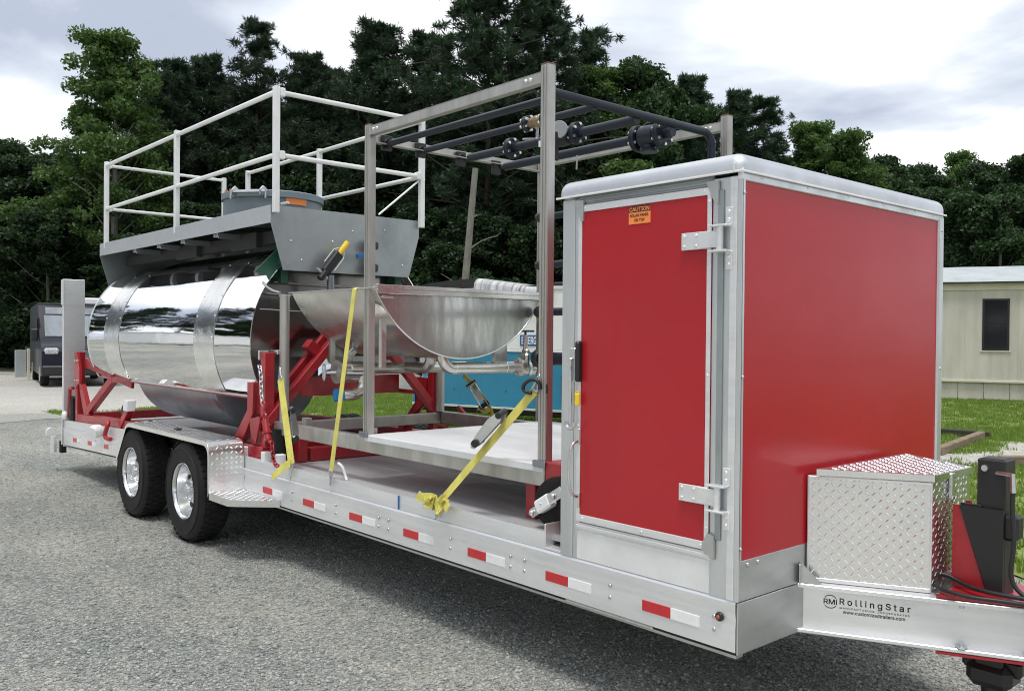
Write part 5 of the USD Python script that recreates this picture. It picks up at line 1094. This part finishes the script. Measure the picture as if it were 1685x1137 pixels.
# overhead pipes
dp_ = M['dark_pipe']
PIPES = [(.30, .020, 2.808, -2.86, -1.29), (.565, .020, 2.80, -2.80, -1.29), (.90, .027, 2.79, -2.76, -1.29), (1.215, .028, 2.772, -2.76, -1.29)]
pp = []
for y, r, z, x0, x1 in PIPES:
    o = MB().tube([(x0, y, z), (x1+.0, y, z + (2.81-z)*.0)], r, 18).build('overhead_pipe', dp_, S, 40); pp.append(o)
    MB().box((-2.875, y-.038, z-.04), (-2.85, y+.038, z+.055), .004).tube(arc((-2.84, y, z), r+.008, 0, math.pi, 12, (0, 1, 0), (0, 0, 1)), .006, 6).build('pipe_clamp', M['black'], S, 35)
cp = [(-1.29, .235, 2.815), (-1.29, .30, 2.818), (-1.29, .90, 2.818), (-1.29, 1.48, 2.818)]
el = arc((-1.29, 1.50, 2.735), .083, math.pi/2, 0, 8, (0, 1, 0), (0, 0, 1))
MB().tube(np.vstack([cp, el, [(-1.29, 1.583, 2.5), (-1.29, 1.583, 1.25)]]), .024, 18).build('header_pipe', dp_, S, 40)
def flange(x, y, z, r, par, bolts=6, th=.018, mat=dp_):
    f_ = MB().lathe([(0, -th), (r-.004, -th), (r, -th+.004), (r, -.003), (r-.003, -.001), (r-.003, .001), (r, .003), (r, th-.004), (r-.004, th), (0, th)], (x, y, z), (1, 0, 0), 28).build('flange', mat, par, 30)
    b_ = MB()
    for k in range(bolts):
        a = 2*math.pi*(k+.5)/bolts; q = np.array([x, y + .78*r*math.cos(a), z + .78*r*math.sin(a)]); b_.cyl(q - [th+.012, 0, 0], q + [th+.012, 0, 0], .0095, None, 6)
    b_.build('flange_bolts', M['zinc'], f_, 30, kind='stuff'); return f_
for k, xs, r in ((1, (-1.81, -1.66), .046), (2, (-2.33, -1.75), .066), (3, (-1.55, -1.37), .078)):
    y, rr, z = PIPES[k][:3]
    for x in xs: flange(x, y, z, r, pp[k])
y, rr, z = PIPES[1][:3]; MB().cyl((-1.80, y, z), (-1.67, y, z), .030).sphere((-1.735, y, z), .036, 2).build('brass_valve', pm('aged_brass', (.30, .22, .13), .4, .8, var=9, dark=.6), pp[1], 40); MB().cyl((-1.735, y, z-.02), (-1.735, y, z-.10), .008).bar((-1.735, y, z-.095), (-1.77, y-.08, z-.105), .018, .008).build('valve_stem', M['zinc'], pp[1], 30)
y, rr, z = PIPES[2][:3]; vb = MB().lathe([(.03, -.10), (.055, -.07), (.06, 0), (.055, .07), (.03, .10)], (-1.88, y, z), (1, 0, 0), 24).cyl((-1.88, y, z), (-1.88, y-.02, z+.02), .05).build('butterfly_valve', dp_, pp[2], 35)
MB().lathe([(0, -.006), (.048, -.006), (.052, 0), (.048, .006), (0, .006)], (-1.80, y-.10, z+.015), (.6, -1, 0), 26).build('notch_plate', M['galv'], pp[2], 30); MB().cyl((-1.80, y-.09, z), (-1.81, y, z), .022).bar((-1.81, y-.11, z), (-1.80, y-.12, z-.17), .028, .015, (1, 0, 0)).build('valve_handle', M['black'], pp[2], 30)
MB().box((-2.02, y-.06, z-.05), (-1.96, y-.055, z-.012), .002).build('white_tag', M['white'], pp[2])
y, rr, z = PIPES[3][:3]; MB().lathe([(.04, -.07), (.066, -.05), (.068, 0), (.064, .05), (.04, .07)], (-1.46, y, z), (1, 0, 0), 24).cyl((-1.46, y, z-.02), (-1.46, y-.01, z-.08), .04).cyl((-1.46, y-.01, z-.08), (-1.46, y-.01, z-.095), .055).tube([(-1.52, y, z+.06), (-1.48, y, z+.078), (-1.42, y, z+.078)], .010, 6).build('check_valve', dp_, pp[3], 35)
MB().tube([(-2.0, y-.06, z-.04), (-2.0, y-.065, z-.13)], .005, 6).build('drain_cord', M['post'], pp[3])
# short side branches on the downpipe, seen behind the front post
for z, r in ((2.44, .024), (2.10, .024), (1.765, .028), (1.435, .046)):
    o = MB().tube([(-2.70, 1.50, z), (-1.0, 1.50, z)], r, 16).build('branch_pipe', dp_, S, 40)
    MB().lathe([(0, -.03), (r*1.25, -.03), (r*1.5, -.01), (r*1.5, .01), (r*1.25, .03), (0, .03)], (-2.70, 1.50, z), (1, 0, 0), 16).cyl((-2.62, 1.50, z-r*2.1), (-2.62, 1.50, z+r*2.1), r*.9).build('pipe_cap', M['black'], o, 30)
# trough: part of a cylinder
tx0, tx1, th_, zrim, zbot = -3.85, -2.775, .71, 1.885, 1.437
Rt = (th_**2 + (zrim-zbot)**2)/(2*(zrim-zbot)); zct = zbot + Rt; am = math.asin(th_/Rt); ymid = .871
aa, xx = np.linspace(-am, am, 40), np.linspace(tx0, tx1, 8); A_, X_ = np.meshgrid(aa, xx, indexing='ij')
gt = np.stack([X_, ymid + Rt*np.sin(A_), zct - Rt*np.cos(A_)], -1)
MB().sheet(gt[::-1], .005).build('trough_shell', st_, S, 50)
oc = [(ymid + Rt*math.sin(a), zct - Rt*math.cos(a)) for a in np.linspace(-am, am, 40)]
MB().prism(oc, .006, (tx1, 0, 0), YZ).build('trough_end_plate', M['scratch'], S); MB().prism(oc, .006, (tx0-.006, 0, 0), YZ).build('trough_end_plate', st_, S)
MB().tube([(tx1+.006, y, z) for y, z in oc], .005, 6).build('weld_seam', M['chrome'], S, True)
MB().box((tx0-.02, ymid-th_-.022, zrim-.006), (tx1+.02, ymid-th_+.010, zrim+.004), .002).box((tx0-.02, ymid+th_-.010, zrim-.006), (tx1+.02, ymid+th_+.022, zrim+.004), .002).box((tx0-.02, ymid-th_, zrim-.006), (tx0+.02, ymid+th_, zrim+.006), .002).build('trough_rim', st_, S)
MB().box((tx1-.004, ymid-th_-.01, zrim-.004), (tx1+.045, ymid+th_+.05, zrim+.022), .003).box((tx1+.035, ymid-th_-.01, zrim-.034), (tx1+.045, ymid+th_+.05, zrim-.004), .003).box((tx1+.035, ymid-th_+.02, zrim-.062), (tx1+.065, ymid-th_+.10, zrim-.052), .002).build('trough_front_bar', st_, S)
for y in (.205, 1.63): MB().cyl((-4.055, y, .953), (-4.055, y, 1.872), .036, None, 20).cyl((-4.055, y, 1.865), (-4.055, y, 1.878), .042, None, 20).build('rear_post', po, S, 40)
for y, x, hwid in ((1.24, -2.82, .055), (.30, -2.88, .018), (1.24, -3.75, .04), (.45, -3.78, .018)):
    zt_ = zct - math.sqrt(Rt**2-(y-ymid)**2); MB().box((x-.004, y-hwid, 1.38), (x+.004, y+hwid, zt_+.02), .001).box((x-.03, y-hwid, 1.38), (x-.004, y-hwid+.006, zt_+.01), .001).build('trough_leg', st_, S)
for x in (-2.9, -3.75): MB().box((x-.03, yn+.03, .95), (x+.03, yn+.08, 1.0), .003).build('leg_shoe', po, S)
# drain manifold under the trough
mp = MB().tube(np.vstack([[(-2.825, .735, 1.50)], arc((-2.825, .82, 1.455), .085, math.pi, 1.5*math.pi, 12, (0, 1, 0), (0, 0, 1)), [(-2.825, 1.43, 1.37)]]), .040, 20).build('drain_pipe', st_, S, 40)
for y in (.825, 1.28): MB().tube(arc((-2.825, y, 1.37), .041, 0, 2*math.pi, 20, (1, 0, 0), (0, 0, 1)), .003, 6, False).build('weld_ring', M['chrome'], mp, True)
gv = MB().lathe([(0, -.02), (.062, -.02), (.065, 0), (.062, .02), (0, .02)], (-2.80, 1.40, 1.37), (0, 1, 0), 24).box((-2.845, 1.425, 1.32), (-2.755, 1.465, 1.47), .03).lathe([(.045, -.03), (.055, -.02), (.055, .02), (.045, .03)], (-2.80, 1.50, 1.36), (0, 1, 0), 24).box((-2.83, 1.44, 1.45), (-2.77, 1.48, 1.50), .01).cyl((-2.80, 1.455, 1.48), (-2.80, 1.455, 1.60), .016).build('gate_valve', st_, S, 30)
MB().cyl((-2.80, 1.455, 1.55), (-2.80, 1.455, 1.625), .009).bar((-2.80, 1.375, 1.628), (-2.80, 1.535, 1.628), .022, .014).build('tee_handle', M['black'], gv, 30)
for k in range(6):
    a = 2*math.pi*k/6; MB().cyl((-2.80+.05*math.cos(a), 1.37, 1.37+.05*math.sin(a)), (-2.80+.05*math.cos(a), 1.43, 1.37+.05*math.sin(a)), .007, None, 6).build('valve_bolt', M['zinc'], gv, 30)
# second manifold, rear
m2 = MB().tube([(-3.62, .50, 1.345), (-3.62, 1.55, 1.345)], .042, 20).tube(np.vstack([[(-3.30, .98, 1.46)], arc((-3.38, .98, 1.43), .08, 0, -math.pi/2, 7, (1, 0, 0), (0, 0, 1)), [(-3.62, .98, 1.35)]]), .04, 18).build('drain_pipe', st_, S, 40)
MB().lathe([(0, -.012), (.085, -.012), (.085, .012), (.06, .012), (.06, .03), (.075, .03), (.075, .19), (.06, .19), (.06, .21), (0, .21)], (-3.66, .42, 1.325), (0, 1, 0), 28).build('strainer_body', st_, m2, 30)
hw = MB().tube(arc((-3.72, .345, 1.318), .055, 0, 2*math.pi, 25, (.55, -.2, 0), (0, 0, 1)) , .009, 8, False).cyl((-3.72, .345, 1.318), (-3.67, .42, 1.322), .012)
for k in range(3):
    a = 2*math.pi*k/3; hw.cyl((-3.72, .345, 1.318), np.array([-3.72, .345, 1.318]) + .055*(math.cos(a)*np.array([.55, -.2, 0]) + math.sin(a)*np.array([0, 0, 1.0])), .007, None, 6)
hw.build('hand_wheel', M['zinc'], m2, 35)
MB().tube(np.vstack([[(-3.62, .60, 1.30)], arc((-3.62, .52, 1.25), .09, .2, -math.pi/2, 8, (0, 1, 0), (0, 0, 1)), [(-3.66, .46, 1.16)]]), .04, 18).build('hose_elbow', st_, m2, 40)
MB().tube([(-3.66, .47, 1.16), (-3.68, .405, 1.155)], .047, 20, False).tube([(-3.661, .467, 1.16), (-3.679, .408, 1.155)], .040, 20).build('blue_coupling', M['blue_pipe'], m2, 40)
for k in range(4): MB().tube(smooth_path([(-3.70-.02*k, .50+.03*k, 1.37), (-3.72-.02*k, .53+.03*k, 1.43), (-3.69-.02*k, .57+.03*k, 1.50)], 8), .009, 6).build('braided_hose', M['zinc'], m2, True)
# caster stowed beside the skid
cs = MB().lathe([(0, -.028), (.10, -.028), (.125, -.02), (.13, 0), (.125, .02), (.10, .028), (0, .028)], (-1.09, .13, .795), (.25, -1, .0), 36).build('stowed_caster', M['rubber'], S, 30, label='black caster wheel with a white block at the cabin end of the skid')
cb = np.array([-1.165, .075, .775]); dd = np.array([.50, 0, .30]); dd /= np.linalg.norm(dd)
MB().bar(cb - dd*.01, cb + dd*.10, .055, .065, ch=.010).build('caster_block', M['white'], cs)
MB().bar(cb + dd*.095 + [0, -.02, 0], cb + dd*.20 + [0, -.02, 0], .010, .05).bar(cb - dd*.06 + [0, -.01, -.01], cb + dd*.01 + [0, -.01, -.01], .010, .045).sphere(cb - dd*.04 + [0, -.02, -.01], .016, 1).sphere(cb + dd*.14 + [0, -.028, 0], .016, 1).sphere(cb + dd*.04 + [0, -.028, .003], .006, 1).build('caster_bracket', M['zinc'], cs)

# ------------------------------------------------------------------ ratchet straps
def ribbon(mb, pts, w, side, th=.003):
    p = np.asarray(pts, float); side = np.asarray(side, float); side = side if side.ndim == 2 else np.repeat(side[None], len(p), 0)
    t = np.gradient(p, axis=0); s = side - t*((side*t).sum(1)/np.maximum((t*t).sum(1), 1e-9))[:, None]; s /= np.linalg.norm(s, axis=1, keepdims=True)
    return mb.sheet(np.stack([p - s*w/2, p + s*w/2], 0), th)
def wire_hook(mb, p, d, s=1.0):
    p, d = np.asarray(p, float), np.asarray(d, float); d /= np.linalg.norm(d); e = np.cross(d, [0, 1.0, 0]); e /= np.linalg.norm(e)
    mb.tube([p - e*.022*s, p + d*.045*s - e*.008*s, p + d*.075*s - e*.006*s, p + d*.09*s, p + d*.075*s + e*.006*s, p + d*.045*s + e*.008*s, p + e*.022*s], .0055*s, 6)
    return mb.tube([p - e*.022*s, p + e*.022*s], .0055*s, 6)
def strap(label, pts, w, side, hooks=(), ratchet=None, tail=None, rd_=None):
    t = thing('ratchet_strap', (0, 0, 0), 0, label, 'strap')
    mb = ribbon(MB(), pts, w, side); mb.build('webbing', M['yellow'], t, 30)
    for p, d in hooks: wire_hook(MB(), p, d).build('hook', M['zinc'], t, True)
    if tail is not None: ribbon(MB(), tail[0], w*.9, tail[1]).build('loose_tail', M['yellow'], t, 30)
    if ratchet is not None:
        p, d, n_ = (np.asarray(a, float) for a in ratchet); d /= np.linalg.norm(d); n_ = n_ - d*(n_ @ d); n_ /= np.linalg.norm(n_); e = np.cross(d, n_); rm = MB()
        Rm = np.stack([d, n_, e], 1)
        outl = [(-.13, .0), (-.12, .028), (-.06, .042), (.03, .038), (.11, .030), (.13, .014), (.12, -.006), (.0, -.012), (-.10, -.014)]
        for s in (-1, 1): rm.prism(outl, .004, p + e*s*(w/2+.006) - e*.002, Rm)
        rm.cyl(p - d*.11 - e*(w/2+.016) + n_*.012, p - d*.11 + e*(w/2+.016) + n_*.012, .014, None, 14)
        rm.bar(p - d*.05 + n_*.04, p + d*.06 + n_*.036, w, .004, n_)
        rm = rm.build('ratchet', M['zinc'], t, 30)
        for q_, r_ in ((.09, .020), (-.12, .017)): MB().cyl(p + d*q_ - e*(w/2+.02) + n_*.010, p + d*q_ + e*(w/2+.02) + n_*.010, r_, None, 14).build('ratchet_bar', M['black'], rm, 30)
    return t
L_ = lambda a, b, n: np.asarray(a, float) + (np.asarray(b, float)-np.asarray(a, float))*np.linspace(0, 1, n)[:, None]
a, b_ = np.array([-3.52, -.012, .715]), np.array([-3.86, .075, 1.275])
strap('yellow strap with a wire buckle hooked beside the red chain and upright', L_(a, b_, 10), .058, (1, .3, .25), [(a, (.1, -.1, -1)), (b_, (-.3, .1, 1))], (a*.55+b_*.45 + [0.006, .022, 0], b_-a, (-0.2, 1, -.1)), (smooth_path([(-3.52, -.02, .72), (-3.57, -.04, .70), (-3.62, -.06, .655), (-3.68, -.075, .62)], 14), (.1, .3, 1)))
a, b_, c_ = np.array([-2.987, -.015, .735]), np.array([-2.955, .125, 1.88]), np.array([-2.98, .60, 1.905])
strap('long plain yellow strap running up over the near edge of the trough', np.vstack([L_(a, b_, 12), [(-2.955, .142, 1.893)], L_((-2.957, .17, 1.894), c_, 4)]), .044, (1, .05, 0), [(a, (-.1, 0, -1))])
MB().tube(smooth_path([(-2.93, -.0, .79), (-2.90, .02, .76), (-2.885, .03, .71), (-2.87, .03, .69)], 12), .009, 6).build('strap_keeper', M['white'], stage.GetPrimAtPath('/World/ratchet_strap_001'), True)
a, b_ = np.array([-1.86, -.010, .70]), np.array([-1.275, .135, 1.325]); n_ = 24
sd_ = np.array([[math.cos(q), .5*math.sin(q)-.3, -.9*math.cos(q)+.5*math.sin(q)] for q in np.linspace(.0, 1.0, n_)])
s3 = strap('twisted yellow strap with a grey ratchet and a knotted end across the white floor plate', L_(a, b_, n_), .046, sd_, [(a + [0, 0, .0], (-.3, 0, -1)), (b_, (.3, .1, 1))], (a*.36+b_*.64 + np.array([-.035, -.03, .01]), a-b_, (-.8, -.5, .6)))
kn = MB()
for k in range(5):
    q = rng.normal(0, 1, 3); ribbon(kn, smooth_path([np.array([-1.90+.03*k, -.03, .715]) + .014*rng.normal(0, 1, 3) for _ in range(4)], 14), .040, (q[0]*.3, .3, 1))
ribbon(kn, smooth_path([(-1.88, -.02, .715), (-1.94, -.03, .722), (-1.99, -.03, .715), (-2.03, -.03, .725)], 12), .05, (.1, .2, 1)); kn.build('knot', M['yellow'], s3, 30)
MB().tube(smooth_path([(-1.235, .14, 1.335), (-1.29, .11, 1.375), (-1.32, .10, 1.34), (-1.28, .12, 1.315)], 20), .010, 8).box((-1.27, .148, 1.315), (-1.20, .156, 1.36), .003).build('anchor_loop', M['black'], s3, True)
strap('yellow strap hanging from the far end of the trough beside the blue lettered sign', L_((-2.87, 1.62, 1.86), (-2.80, 1.66, 1.36), 8), .044, (1, .1, 0))
p_ = smooth_path([(-3.70, 1.60, 1.27), (-3.60, 1.625, 1.19), (-3.50, 1.645, 1.10), (-3.42, 1.655, 1.01), (-3.40, 1.665, .94)], 20)
strap('slack yellow strap with a ratchet hanging on the far side below the drain pipe', p_, .046, (.5, -.2, .8), [], ((-3.53, 1.625, 1.11), (.25, .05, -.3), (.5, -.8, .3)), (smooth_path([(-3.42, 1.64, 1.02), (-3.47, 1.62, 1.0), (-3.52, 1.62, 1.02), (-3.55, 1.62, .99)], 12), (.2, .3, 1)))
